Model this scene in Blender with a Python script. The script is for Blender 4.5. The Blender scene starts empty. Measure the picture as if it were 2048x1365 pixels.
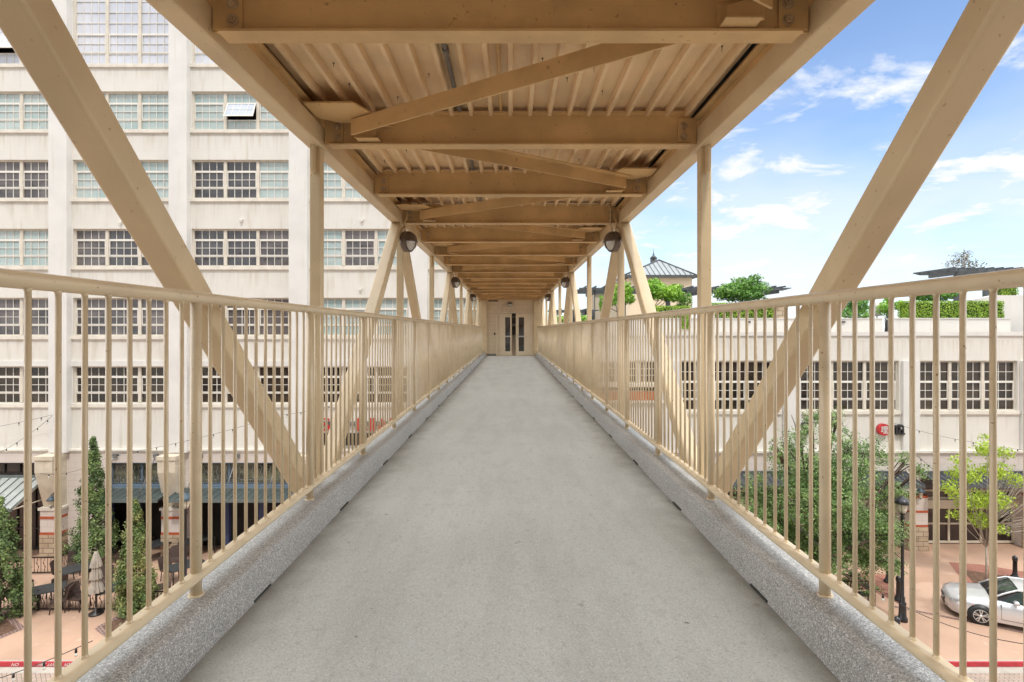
import bpy, math, random
from mathutils import Vector, Matrix, noise as mnoise
R = math.radians
random.seed(7)
C = bpy.context.scene.collection
S = bpy.context.scene
# ------------------------------------------------------------------ camera, sky, sun, exposure
EYE = 11.0; F = 1075.0
cam = bpy.data.objects.new('camera', bpy.data.cameras.new('camera')); C.objects.link(cam)
cam.location = (0, 0, EYE); cam.rotation_euler = (R(90), 0, 0)
cam.data.sensor_width = 36; cam.data.lens = F/2048*36
cam.data.shift_x = 3/2048; cam.data.shift_y = -22.5/2048
cam.data.clip_start = .05; cam.data.clip_end = 2000
S.camera = cam
SUN_EL, SUN_AZ = 58, 14
w = bpy.data.worlds.new('World'); S.world = w; w.use_nodes = True
nt = w.node_tree; nt.nodes.clear()
def wn(t, **k):
    n = nt.nodes.new(t)
    for a, b in k.items(): setattr(n, a, b)
    return n
wl = nt.links.new
sky = wn('ShaderNodeTexSky', sky_type='NISHITA', sun_disc=False)
sky.sun_elevation = R(SUN_EL); sky.sun_rotation = R(180-SUN_AZ); sky.air_density = 1.0; sky.dust_density = .3; sky.ozone_density = 1.6
tc = wn('ShaderNodeTexCoord'); sep = wn('ShaderNodeSeparateXYZ'); wl(tc.outputs['Generated'], sep.inputs[0])
def wm(op, a, b=None, c=None, clamp=False):
    n = wn('ShaderNodeMath', operation=op, use_clamp=clamp)
    for i, v in enumerate((a, b, c)):
        if v is None: continue
        if isinstance(v, (int, float)): n.inputs[i].default_value = v
        else: wl(v, n.inputs[i])
    return n.outputs[0]
zz = wm('MAXIMUM', sep.outputs[2], 0.0)
den = wm('ADD', zz, .22)
cmb = wn('ShaderNodeCombineXYZ')
wl(wm('DIVIDE', sep.outputs[0], den), cmb.inputs[0]); wl(wm('DIVIDE', sep.outputs[1], den), cmb.inputs[1])
cn = wn('ShaderNodeTexNoise'); cn.inputs['Scale'].default_value = 3.4; cn.inputs['Detail'].default_value = 9; cn.inputs['Roughness'].default_value = .6; cn.inputs['Distortion'].default_value = .5
wl(cmb.outputs[0], cn.inputs['Vector'])
cn2 = wn('ShaderNodeTexNoise'); cn2.inputs['Scale'].default_value = 1.1; cn2.inputs['Detail'].default_value = 4
wl(cmb.outputs[0], cn2.inputs['Vector'])
# added unseen cloud cover, growing behind and beside the bridge to light the walkway
behind = wm('MULTIPLY_ADD', sep.outputs[1], -1.9, 1.25, clamp=True)
nsum = wm('ADD', wm('MULTIPLY', cn.outputs[0], .75), wm('MULTIPLY', cn2.outputs[0], .35))
nsum = wm('ADD', nsum, wm('MULTIPLY', behind, .30))
puff = wn('ShaderNodeMapRange'); puff.inputs[1].default_value = .525; puff.inputs[2].default_value = .63
wl(nsum, puff.inputs[0])
veil = wn('ShaderNodeMapRange'); veil.inputs[1].default_value = .5; veil.inputs[2].default_value = .0; veil.inputs[3].default_value = 0; veil.inputs[4].default_value = 1.0
wl(zz, veil.inputs[0])
veil2 = wm('MULTIPLY', veil.outputs[0], wm('MULTIPLY_ADD', cn2.outputs[0], 3.2, -.75, clamp=True))
cover = wm('MAXIMUM', puff.outputs[0], veil2, clamp=True)
CLOUD, SKYS = .86, .135
sc1 = wn('ShaderNodeMix', data_type='RGBA', blend_type='MULTIPLY'); sc1.inputs[0].default_value = 1
wl(sky.outputs[0], sc1.inputs[6]); sc1.inputs[7].default_value = (1.08, 1.25, 1.42, 1)
side_fill = wm('MULTIPLY_ADD', wm('ABSOLUTE', sep.outputs[1]), -2.3, 1.25, clamp=True)  # extra cloud brightness at both sides, out of view, added to light the walkway
cb = wm('MULTIPLY_ADD', side_fill, 2.7, 1.0)
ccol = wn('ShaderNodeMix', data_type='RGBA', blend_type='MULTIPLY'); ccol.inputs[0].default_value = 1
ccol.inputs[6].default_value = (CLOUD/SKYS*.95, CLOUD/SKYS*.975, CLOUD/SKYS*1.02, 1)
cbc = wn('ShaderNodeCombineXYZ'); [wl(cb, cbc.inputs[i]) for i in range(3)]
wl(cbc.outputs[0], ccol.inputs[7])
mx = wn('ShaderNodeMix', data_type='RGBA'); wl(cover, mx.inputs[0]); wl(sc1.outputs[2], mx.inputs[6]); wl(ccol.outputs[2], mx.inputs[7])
bg = wn('ShaderNodeBackground'); bg.inputs[1].default_value = SKYS; wl(mx.outputs[2], bg.inputs[0])
out = wn('ShaderNodeOutputWorld'); wl(bg.outputs[0], out.inputs[0])
sl = bpy.data.lights.new('sun', 'SUN'); sun = bpy.data.objects.new('sun', sl); C.objects.link(sun)
sl.energy = 1.75; sl.angle = R(4); sl.color = (1, .965, .91)
sd = Vector((math.sin(R(SUN_AZ))*math.cos(R(SUN_EL)), -math.cos(R(SUN_AZ))*math.cos(R(SUN_EL)), math.sin(R(SUN_EL))))
sun.rotation_euler = sd.to_track_quat('Z', 'Y').to_euler(); sun.location = (0, -30, 60)
S.view_settings.view_transform = 'Standard'; S.view_settings.look = 'None'
S.view_settings.exposure = .30; S.view_settings.gamma = 1
S.cycles.max_bounces = 10; S.cycles.diffuse_bounces = 6; S.cycles.glossy_bounces = 4; S.cycles.transparent_max_bounces = 8

# ------------------------------------------------------------------ materials
def mat(name, col, rough=.6, metal=0, var=0, vscale=4, col2=None, vrange=(.4, .65), bump=0, bscale=60, spec=.5, layers=(), coord='pos', stretch=(1, 1, 1), transl=0, coat=0, island=0):
    m = bpy.data.materials.new(name); m.use_nodes = True
    t = m.node_tree; N = t.nodes; L = t.links.new
    b = N['Principled BSDF']
    b.inputs['Roughness'].default_value = rough; b.inputs['Metallic'].default_value = metal
    b.inputs['Specular IOR Level'].default_value = spec; b.inputs['Coat Weight'].default_value = coat
    def vec(st=(1, 1, 1)):
        g = N.new('ShaderNodeNewGeometry') if coord == 'pos' else N.new('ShaderNodeTexCoord')
        mp = N.new('ShaderNodeMapping'); mp.inputs['Scale'].default_value = st
        L(g.outputs['Position' if coord == 'pos' else 'Object'], mp.inputs[0]); return mp.outputs[0]
    cur = None
    def rgb(c): return (*c, 1)
    n = N.new('ShaderNodeTexNoise'); n.inputs['Scale'].default_value = vscale; n.inputs['Detail'].default_value = 6
    L(vec(stretch), n.inputs['Vector'])
    mr = N.new('ShaderNodeMapRange'); mr.inputs[1].default_value, mr.inputs[2].default_value = vrange
    L(n.outputs[0], mr.inputs[0])
    mixn = N.new('ShaderNodeMix'); mixn.data_type = 'RGBA'
    c2 = col2 or tuple(c*(1-var) for c in col)
    mixn.inputs[6].default_value = rgb(col); mixn.inputs[7].default_value = rgb(c2)
    L(mr.outputs[0], mixn.inputs[0]); cur = mixn.outputs[2]
    for (lc, ls, lr, lst, amt) in layers:      # colour, scale, threshold range, stretch, amount
        n2 = N.new('ShaderNodeTexNoise'); n2.inputs['Scale'].default_value = ls; n2.inputs['Detail'].default_value = 4
        L(vec(lst), n2.inputs['Vector'])
        m2 = N.new('ShaderNodeMapRange'); m2.inputs[1].default_value, m2.inputs[2].default_value = lr; m2.inputs[4].default_value = amt
        L(n2.outputs[0], m2.inputs[0])
        mm = N.new('ShaderNodeMix'); mm.data_type = 'RGBA'; L(m2.outputs[0], mm.inputs[0]); L(cur, mm.inputs[6]); mm.inputs[7].default_value = rgb(lc)
        cur = mm.outputs[2]
    if island:
        g = N.new('ShaderNodeNewGeometry'); hs = N.new('ShaderNodeHueSaturation')
        m3 = N.new('ShaderNodeMapRange'); m3.inputs[3].default_value = 1-island; m3.inputs[4].default_value = 1+island
        L(g.outputs['Random Per Island'], m3.inputs[0]); L(m3.outputs[0], hs.inputs['Value']); L(cur, hs.inputs['Color']); cur = hs.outputs[0]
    L(cur, b.inputs['Base Color'])
    if bump:
        n4 = N.new('ShaderNodeTexNoise'); n4.inputs['Scale'].default_value = bscale; n4.inputs['Detail'].default_value = 4
        L(vec(), n4.inputs['Vector'])
        bp = N.new('ShaderNodeBump'); bp.inputs['Strength'].default_value = bump; bp.inputs['Distance'].default_value = .5/bscale
        L(n4.outputs[0], bp.inputs['Height']); L(bp.outputs[0], b.inputs['Normal'])
    if transl:
        tr = N.new('ShaderNodeBsdfTranslucent'); L(cur, tr.inputs[0]); ms = N.new('ShaderNodeMixShader'); ms.inputs[0].default_value = transl
        L(b.outputs[0], ms.inputs[1]); L(tr.outputs[0], ms.inputs[2]); L(ms.outputs[0], N['Material Output'].inputs[0])
    m['_cur'] = 1
    return m
def brickmat(name, c1, c2, mortar, bw, bh, ms=.01, axes=(0, 1), rot=0, rough=.8, bump=.3, var=.25, stains=False, offset=.5):
    m = bpy.data.materials.new(name); m.use_nodes = True
    t = m.node_tree; N = t.nodes; L = t.links.new; b = N['Principled BSDF']; b.inputs['Roughness'].default_value = rough
    g = N.new('ShaderNodeNewGeometry'); sp = N.new('ShaderNodeSeparateXYZ'); cm = N.new('ShaderNodeCombineXYZ')
    L(g.outputs['Position'], sp.inputs[0]); L(sp.outputs[axes[0]], cm.inputs[0]); L(sp.outputs[axes[1]], cm.inputs[1])
    mp = N.new('ShaderNodeMapping'); mp.inputs['Rotation'].default_value = (0, 0, R(rot)); L(cm.outputs[0], mp.inputs[0])
    br = N.new('ShaderNodeTexBrick'); L(mp.outputs[0], br.inputs['Vector']); br.offset = offset
    br.inputs['Color1'].default_value = (*c1, 1); br.inputs['Color2'].default_value = (*c2, 1); br.inputs['Mortar'].default_value = (*mortar, 1)
    br.inputs['Scale'].default_value = 1; br.inputs['Brick Width'].default_value = bw; br.inputs['Row Height'].default_value = bh; br.inputs['Mortar Size'].default_value = ms; br.inputs['Mortar Smooth'].default_value = .3
    n = N.new('ShaderNodeTexNoise'); n.inputs['Scale'].default_value = 1.3; n.inputs['Detail'].default_value = 8; L(g.outputs['Position'], n.inputs['Vector'])
    mr = N.new('ShaderNodeMapRange'); mr.inputs[1].default_value = .3; mr.inputs[2].default_value = .7; mr.inputs[3].default_value = 1-var; mr.inputs[4].default_value = 1
    L(n.outputs[0], mr.inputs[0])
    mm = N.new('ShaderNodeMix'); mm.data_type = 'RGBA'; mm.blend_type = 'MULTIPLY'; mm.inputs[0].default_value = 1
    L(br.outputs[0], mm.inputs[6]); L(mr.outputs[0], mm.inputs[7]); cur = mm.outputs[2]
    if stains:      # rain streaks running down the paint
        n2 = N.new('ShaderNodeTexNoise'); n2.inputs['Scale'].default_value = 1; n2.inputs['Detail'].default_value = 5
        mp2 = N.new('ShaderNodeMapping'); mp2.inputs['Scale'].default_value = (3.2, 3.2, .35); L(g.outputs['Position'], mp2.inputs[0]); L(mp2.outputs[0], n2.inputs['Vector'])
        m2 = N.new('ShaderNodeMapRange'); m2.inputs[1].default_value = .57; m2.inputs[2].default_value = .82; m2.inputs[4].default_value = .6; L(n2.outputs[0], m2.inputs[0])
        m5 = N.new('ShaderNodeMix'); m5.data_type = 'RGBA'; L(m2.outputs[0], m5.inputs[0]); L(cur, m5.inputs[6]); m5.inputs[7].default_value = (.42, .35, .26, 1); cur = m5.outputs[2]
        # streaks that start under each row of sills (storeys 3.394 m apart) and fade downwards
        sub = N.new('ShaderNodeMath'); sub.operation = 'MULTIPLY_ADD'; L(sp.outputs[2], sub.inputs[0]); sub.inputs[1].default_value = -1/3.394; sub.inputs[2].default_value = 17.27/3.394+10
        fr = N.new('ShaderNodeMath'); fr.operation = 'FRACT'; L(sub.outputs[0], fr.inputs[0])
        fade = N.new('ShaderNodeMapRange'); fade.inputs[1].default_value = 0; fade.inputs[2].default_value = .30; fade.inputs[3].default_value = 1; fade.inputs[4].default_value = 0; L(fr.outputs[0], fade.inputs[0])
        n6 = N.new('ShaderNodeTexNoise'); n6.inputs['Scale'].default_value = 1; n6.inputs['Detail'].default_value = 5
        mp6 = N.new('ShaderNodeMapping'); mp6.inputs['Scale'].default_value = (7, 7, .5); L(g.outputs['Position'], mp6.inputs[0]); L(mp6.outputs[0], n6.inputs['Vector'])
        m6 = N.new('ShaderNodeMapRange'); m6.inputs[1].default_value = .46; m6.inputs[2].default_value = .72; m6.inputs[4].default_value = .5; L(n6.outputs[0], m6.inputs[0])
        mu = N.new('ShaderNodeMath'); mu.operation = 'MULTIPLY'; L(fade.outputs[0], mu.inputs[0]); L(m6.outputs[0], mu.inputs[1])
        m7 = N.new('ShaderNodeMix'); m7.data_type = 'RGBA'; L(mu.outputs[0], m7.inputs[0]); L(cur, m7.inputs[6]); m7.inputs[7].default_value = (.44, .37, .27, 1); cur = m7.outputs[2]
    L(cur, b.inputs['Base Color'])
    if bump:
        bp = N.new('ShaderNodeBump'); bp.inputs['Strength'].default_value = bump; bp.inputs['Distance'].default_value = .01; bp.invert = True
        n3 = N.new('ShaderNodeMath'); n3.operation = 'ADD'; L(br.outputs['Fac'], n3.inputs[0])
        n5 = N.new('ShaderNodeTexNoise'); n5.inputs['Scale'].default_value = 12; L(g.outputs['Position'], n5.inputs['Vector']); L(n5.outputs[0], n3.inputs[1])
        L(n3.outputs[0], bp.inputs['Height']); L(bp.outputs[0], b.inputs['Normal'])
    return m
def glassmat(name, c1, c2, sc=(1.2, 1.2, 1.2), spec=.8, rough=.04, wav=.25, vr=(.35, .65)):
    m = mat(name, c1, rough=rough, col2=c2, vscale=1, stretch=sc, vrange=vr, spec=spec)
    t = m.node_tree; N = t.nodes; L = t.links.new; b = N['Principled BSDF']
    g = N.new('ShaderNodeNewGeometry'); n = N.new('ShaderNodeTexNoise'); n.inputs['Scale'].default_value = 1.6; n.inputs['Detail'].default_value = 1.5
    L(g.outputs['Position'], n.inputs['Vector'])
    bp = N.new('ShaderNodeBump'); bp.inputs['Strength'].default_value = wav; bp.inputs['Distance'].default_value = .06
    L(n.outputs[0], bp.inputs['Height']); L(bp.outputs[0], b.inputs['Normal'])
    return m
STEEL = (.66, .525, .325)
M = {}
M['steel'] = mat('beige_steel_paint', STEEL, rough=.42, var=.13, vscale=2.2, bump=.05, bscale=90,
    layers=[((.36, .20, .09), 42, (.68, .72), (1, 1, 1), .7), ((.50, .37, .22), 3, (.5, .8), (1, 1, .3), .5)])
M['roof_steel'] = mat('shaded_beige_steel_paint', (.68, .46, .215), rough=.5, var=.2, vscale=2.6, bump=.05, bscale=60,  # steel paint browned, under-roof shade and bounce put into the colour
    layers=[((.30, .18, .08), 30, (.67, .72), (1, 1, 1), .7), ((.42, .28, .14), 4, (.5, .8), (1, 1, 1), .55)])
M['deck_pan'] = mat('beige_roof_deck_paint', (.80, .60, .36), rough=.55, var=.14, vscale=2.2, layers=[((.40, .27, .15), 5, (.6, .8), (2, .5, 1), .5)])
M['rail'] = mat('beige_railing_paint', (.67, .545, .36), rough=.27, var=.1, vscale=5, bump=.04, bscale=70, layers=[((.30, .16, .07), 62, (.69, .73), (1, 1, 1), .8), ((.52, .40, .26), 9, (.55, .8), (1, 1, 1), .5)])
M['bolt'] = mat('painted_bolt', (.50, .36, .22), rough=.45, var=.3, vscale=30)
M['dark_metal'] = mat('dark_bronze_metal', (.075, .06, .05), rough=.45, var=.3, vscale=14)
M['screw'] = mat('rusty_screw', (.06, .045, .035), rough=.6, var=.4, vscale=80)
M['conduit'] = mat('grey_conduit', (.22, .215, .2), rough=.45, metal=.3, var=.3, vscale=8)
M['lens'] = mat('ribbed_lamp_glass', (.62, .6, .54), rough=.25, var=.2, vscale=40, spec=.8)
M['bronze'] = mat('bronze_lamp_metal', (.16, .125, .10), rough=.38, metal=.4, var=.3, vscale=12)
M['floor'] = mat('grey_coated_deck', (.545, .56, .52), rough=.62, var=.12, vscale=1.1, bump=.6, bscale=240, vrange=(.3, .7),
    layers=[((.36, .355, .315), 3.0, (.46, .76), (1.5, .22, 1), .5), ((.62, .62, .57), 2.0, (.50, .78), (1.2, .3, 1), .5), ((.38, .375, .335), 13, (.52, .70), (1, .45, 1), .32), ((.24, .24, .22), 125, (.52, .64), (1, 1, 1), .42), ((.74, .74, .70), 110, (.54, .66), (1.1, 1, 1), .40), ((.30, .295, .26), 34, (.60, .68), (1, .6, 1), .3), ((.22, .20, .17), 11, (.69, .74), (1, 1, 1), .5), ((.12, .11, .09), 17, (.745, .76), (1, 1, 1), .8)])
def edge_grime(m, x0, x1, col, amt):      # dirt lying along the foot of the kerbs
    t = m.node_tree; N = t.nodes; L = t.links.new; b = N['Principled BSDF']; src = b.inputs['Base Color'].links[0].from_socket
    g = N.new('ShaderNodeNewGeometry'); sp = N.new('ShaderNodeSeparateXYZ'); L(g.outputs['Position'], sp.inputs[0])
    ab = N.new('ShaderNodeMath'); ab.operation = 'ABSOLUTE'; L(sp.outputs[0], ab.inputs[0])
    n = N.new('ShaderNodeTexNoise'); n.inputs['Scale'].default_value = 5; n.inputs['Detail'].default_value = 6; L(g.outputs['Position'], n.inputs['Vector'])
    ad = N.new('ShaderNodeMath'); ad.operation = 'MULTIPLY_ADD'; L(n.outputs[0], ad.inputs[0]); ad.inputs[1].default_value = .32; L(ab.outputs[0], ad.inputs[2])
    mr = N.new('ShaderNodeMapRange'); mr.inputs[1].default_value = x0+.16; mr.inputs[2].default_value = x1+.16; mr.inputs[4].default_value = amt; L(ad.outputs[0], mr.inputs[0])
    mm = N.new('ShaderNodeMix'); mm.data_type = 'RGBA'; L(mr.outputs[0], mm.inputs[0]); L(src, mm.inputs[6]); mm.inputs[7].default_value = (*col, 1); L(mm.outputs[2], b.inputs['Base Color'])
edge_grime(M['floor'], .98, 1.22, (.20, .195, .17), .75)
def kerbmat():
    m = mat('speckled_grey_kerb', (.375, .37, .345), rough=.6, var=.12, vscale=2, bump=.45, bscale=170, layers=[((.33, .32, .29), 5, (.5, .8), (1, 1, 1), .5)])
    t = m.node_tree; N = t.nodes; L = t.links.new; b = N['Principled BSDF']; src = b.inputs['Base Color'].links[0].from_socket
    for sc, lo, col in ((260, .76, (.10, .10, .098)), (230, .84, (.70, .70, .68))):
        g = N.new('ShaderNodeNewGeometry'); v = N.new('ShaderNodeTexVoronoi'); v.inputs['Scale'].default_value = sc; L(g.outputs['Position'], v.inputs['Vector'])
        sp = N.new('ShaderNodeSeparateColor'); L(v.outputs['Color'], sp.inputs[0])
        mr = N.new('ShaderNodeMapRange'); mr.inputs[1].default_value = lo; mr.inputs[2].default_value = lo+.03; mr.inputs[4].default_value = .68; L(sp.outputs[0], mr.inputs[0])
        mm = N.new('ShaderNodeMix'); mm.data_type = 'RGBA'; L(mr.outputs[0], mm.inputs[0]); L(src, mm.inputs[6]); mm.inputs[7].default_value = (*col, 1); src = mm.outputs[2]
    L(src, b.inputs['Base Color']); return m
M['kerb'] = kerbmat()
M['wall'] = brickmat('painted_brick_wall', (.695, .668, .605), (.685, .658, .595), (.65, .62, .56), .42, .11, .006, axes=(0, 2), bump=.06, var=.05, stains=True)
M['pier'] = mat('painted_pier', (.68, .66, .62), rough=.75, var=.08, vscale=.8, bump=.15, bscale=18, layers=[((.5, .42, .32), 1, (.6, .85), (5, 5, .3), .55)])
M['sill'] = mat('painted_sill', (.72, .67, .58), rough=.7, var=.15, vscale=2, layers=[((.36, .29, .2), 3, (.6, .8), (3, 3, 1), .5)])
M['frame'] = mat('cream_window_frame', (.66, .60, .50), rough=.5, var=.12, vscale=4)
M['bar'] = mat('white_glazing_bar', (.74, .71, .64), rough=.5, var=.08, vscale=4)
M['inside'] = mat('dark_interior', (.035, .028, .024), rough=.9, var=.5, vscale=1.2)
M['g_teal'] = glassmat('glass_over_green_blinds', (.33, .43, .42), (.46, .52, .50), (.5, .5, 3), wav=.35)
M['g_dark'] = glassmat('dark_window_glass', (.075, .07, .072), (.022, .02, .022), (.9, .9, 1.6), spec=1.0, wav=.5)
M['g_grey'] = glassmat('grey_screened_glass', (.16, .14, .135), (.05, .045, .045), (.7, .7, 1.5), spec=.8, wav=.4)
M['g_open'] = glassmat('open_sash_glass', (.46, .49, .55), (.34, .38, .44), (1, 1, 1), spec=1, wav=.2)
M['g_brown'] = glassmat('brown_window_glass', (.055, .038, .026), (.016, .012, .01), (1.0, 1, 2.4), spec=.6, wav=.35)
M['g_sky'] = glassmat('sky_reflection_glass', (.66, .67, .72), (.50, .53, .60), (.3, .3, .5), spec=1, wav=.2)  # pale base colour carries the sky reflection of the top-floor panes
M['plaza'] = mat('salmon_concrete', (.47, .30, .205), rough=.8, var=.2, vscale=.5, bump=.1, bscale=20, layers=[((.44, .27, .18), .8, (.52, .75), (1, 1, 1), .6), ((.60, .47, .37), 2, (.6, .8), (1, 1, 1), .5), ((.22, .15, .1), 30, (.74, .77), (1, 1, 1), .6)])
M['plaza_dark'] = mat('darker_salmon_concrete', (.50, .33, .235), rough=.8, var=.2, vscale=.7, layers=[((.34, .19, .13), 1.4, (.5, .75), (1, 1, 1), .6)])
M['gutter'] = mat('gutter_concrete', (.42, .38, .32), rough=.85, var=.2, vscale=2)
M['redpaint'] = mat('red_kerb_paint', (.52, .035, .05), rough=.55, var=.25, vscale=6, layers=[((.45, .3, .25), 14, (.66, .75), (1, 1, 1), .5)])
M['whitepaint'] = mat('white_paint', (.75, .72, .68), rough=.6, var=.15, vscale=20)
M['yellow'] = mat('yellow_tactile_paint', (.62, .42, .05), rough=.6, var=.2, vscale=8)
M['street'] = brickmat('street_pavers', (.44, .33, .26), (.36, .27, .21), (.20, .16, .13), .22, .11, .012, rot=45, var=.2)
M['redbrick'] = brickmat('red_paving_brick', (.36, .12, .075), (.28, .09, .06), (.42, .30, .22), .24, .08, .008, rot=62, var=.25)
M['darkbrick'] = brickmat('dark_edging_brick', (.22, .12, .10), (.17, .10, .085), (.34, .26, .21), .24, .1, .012, rot=40, var=.2)
M['soil'] = mat('mulch', (.16, .085, .05), rough=.95, var=.5, vscale=9, bump=.5, bscale=30)
M['tile'] = brickmat('pale_wall_tile', (.66, .58, .52), (.63, .56, .50), (.50, .43, .38), .62, .30, .008, axes=(0, 2), bump=.08, var=.08, offset=0.5)
M['stone'] = brickmat('rough_stone', (.58, .46, .32), (.48, .36, .24), (.26, .19, .13), .5, .24, .02, axes=(0, 2), bump=.8, var=.3)
M['redband'] = mat('red_brick_band', (.45, .095, .035), rough=.75, var=.2, vscale=8)
M['corbel'] = mat('cream_corbel', (.62, .54, .42), rough=.75, var=.14, vscale=2.2, layers=[((.42, .31, .2), 2, (.55, .8), (2, 2, 1), .5)])
M['awn_grey'] = mat('pale_awning_metal', (.40, .42, .39), rough=.4, metal=.3, var=.12, vscale=2)
M['awn_seam'] = mat('awning_seam', (.13, .15, .14), rough=.5, var=.2, vscale=4)
M['awn_green'] = mat('slate_green_awning', (.05, .066, .060), rough=.7, metal=.0, var=.15, vscale=2)
M['awn_black'] = mat('black_awning', (.06, .065, .075), rough=.4, metal=.2, var=.2, vscale=2)
M['navy'] = mat('navy_frame', (.04, .055, .13), rough=.45, var=.2, vscale=6)
M['steelblue'] = mat('blue_grey_frame', (.13, .19, .26), rough=.45, var=.2, vscale=6)
M['iron'] = mat('black_iron', (.025, .018, .016), rough=.45, var=.3, vscale=20)
M['silveriron'] = mat('pale_scroll_iron', (.33, .33, .31), rough=.4, metal=.5, var=.3, vscale=20)
M['post'] = mat('black_green_post', (.022, .022, .024), rough=.35, var=.3, vscale=12)
M['lantern'] = mat('frosted_lantern_glass', (.66, .6, .48), rough=.35, var=.1, vscale=12)
M['slot'] = mat('drain_shadow', (.05, .05, .045), rough=.9, var=.3)
M['lanterncap'] = mat('weathered_blue_cap', (.05, .085, .11), rough=.5, var=.3, vscale=20)
M['wicker'] = mat('dark_brown_wicker', (.075, .045, .035), rough=.6, var=.5, vscale=40, bump=.4, bscale=80)
M['tabletop'] = mat('black_table_top', (.03, .032, .032), rough=.6, var=.2, vscale=6)
M['canvas'] = mat('grey_beige_canvas', (.50, .44, .37), rough=.9, var=.25, vscale=5)
M['leaf_con'] = mat('conifer_leaf', (.08, .13, .04), rough=.7, col2=(.20, .27, .08), vscale=2.2, transl=.12, island=.45)
M['leaf_con2'] = mat('yellow_green_conifer_leaf', (.10, .16, .04), rough=.7, col2=(.25, .25, .08), vscale=1.8, transl=.12, island=.45)
M['leaf_oak'] = mat('oak_leaf', (.10, .19, .04), rough=.5, col2=(.24, .34, .11), vscale=1.6, transl=.2, island=.5, vrange=(.42, .62))
M['leaf_young'] = mat('young_leaf', (.34, .48, .035), rough=.5, col2=(.5, .62, .09), vscale=2, transl=.35, island=.35)
M['leaf_tree'] = mat('terrace_tree_leaf', (.20, .42, .04), rough=.5, col2=(.36, .58, .07), vscale=1, transl=.3, island=.4)
M['leaf_dark'] = mat('dark_terrace_leaf', (.12, .28, .045), rough=.5, col2=(.24, .44, .08), vscale=1, transl=.2, island=.4)
M['leaf_hedge'] = mat('hedge_leaf', (.20, .36, .025), rough=.5, col2=(.34, .5, .05), vscale=3, transl=.2, island=.45)
M['leaf_dry'] = mat('dry_leaf', (.19, .16, .09), rough=.7, var=.4, vscale=3, island=.4)
M['hedge_core'] = mat('hedge_inner_twigs', (.04, .055, .015), rough=.9, var=.5, vscale=8)
M['bark'] = mat('grey_brown_bark', (.13, .095, .07), rough=.9, var=.4, vscale=6, bump=.5, bscale=20, stretch=(1, 1, .25))
M['twig'] = mat('pale_bare_twig', (.42, .36, .29), rough=.8, var=.3, vscale=10)
M['roofmetal'] = mat('standing_seam_grey', (.36, .38, .38), rough=.45, metal=.2, var=.1, vscale=1.5)
M['roofdark'] = mat('dark_roof_trim', (.085, .09, .09), rough=.5, var=.2, vscale=3)
M['creamwall'] = mat('cream_stucco', (.66, .56, .42), rough=.85, var=.08, vscale=1)
M['pergola'] = mat('charcoal_pergola_wood', (.12, .13, .135), rough=.6, var=.3, vscale=3)
M['rust'] = mat('rust_orange_panel', (.46, .11, .03), rough=.75, var=.2, vscale=3)
M['door'] = mat('beige_door_paint', (.76, .64, .46), rough=.4, var=.06, vscale=2)
M['cmu'] = brickmat('beige_block_wall', (.72, .60, .43), (.70, .585, .42), (.62, .50, .35), .4, .2, .012, axes=(0, 2), bump=.15, var=.1)
M['skirt'] = mat('grey_skirting', (.22, .22, .19), rough=.7, var=.2, vscale=6)
M['carpaint'] = mat('silver_car_paint', (.66, .66, .66), rough=.28, metal=.45, var=.05, vscale=2, coat=.7)
M['carglass'] = glassmat('car_glass', (.02, .035, .03), (.05, .07, .06), (2, 2, 2), spec=1, wav=.1)
M['blackplastic'] = mat('black_plastic', (.018, .018, .018), rough=.45, var=.3, vscale=20)
M['tyre'] = mat('tyre_rubber', (.02, .02, .02), rough=.8, var=.3, vscale=20)
M['rim'] = mat('alloy_rim', (.62, .62, .6), rough=.3, metal=.6, var=.1, vscale=10)
M['headlight'] = mat('headlight_lens', (.45, .45, .45), rough=.12, var=.4, vscale=30, spec=1)
M['amber'] = mat('orange_marker', (.55, .14, .04), rough=.3, var=.1, vscale=10)
M['signred'] = mat('red_sign_face', (.48, .02, .02), rough=.4, var=.08, vscale=4)
M['signdark'] = mat('black_sign_face', (.03, .03, .033), rough=.35, var=.2, vscale=5)
M['skin'] = mat('skin', (.45, .27, .19), rough=.6, var=.1, vscale=8)
M['shirt'] = mat('white_shirt', (.62, .62, .64), rough=.8, var=.15, vscale=8)
M['trousers'] = mat('dark_trousers', (.03, .035, .06), rough=.8, var=.3, vscale=8)
M['hair'] = mat('dark_hair', (.03, .02, .015), rough=.7, var=.3, vscale=20)
M['bulb'] = mat('clear_bulb', (.6, .58, .5), rough=.1, var=.1, vscale=10, spec=1)
M['farwall'] = mat('taupe_far_wall', (.36, .31, .27), rough=.85, var=.15, vscale=.4)

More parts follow.
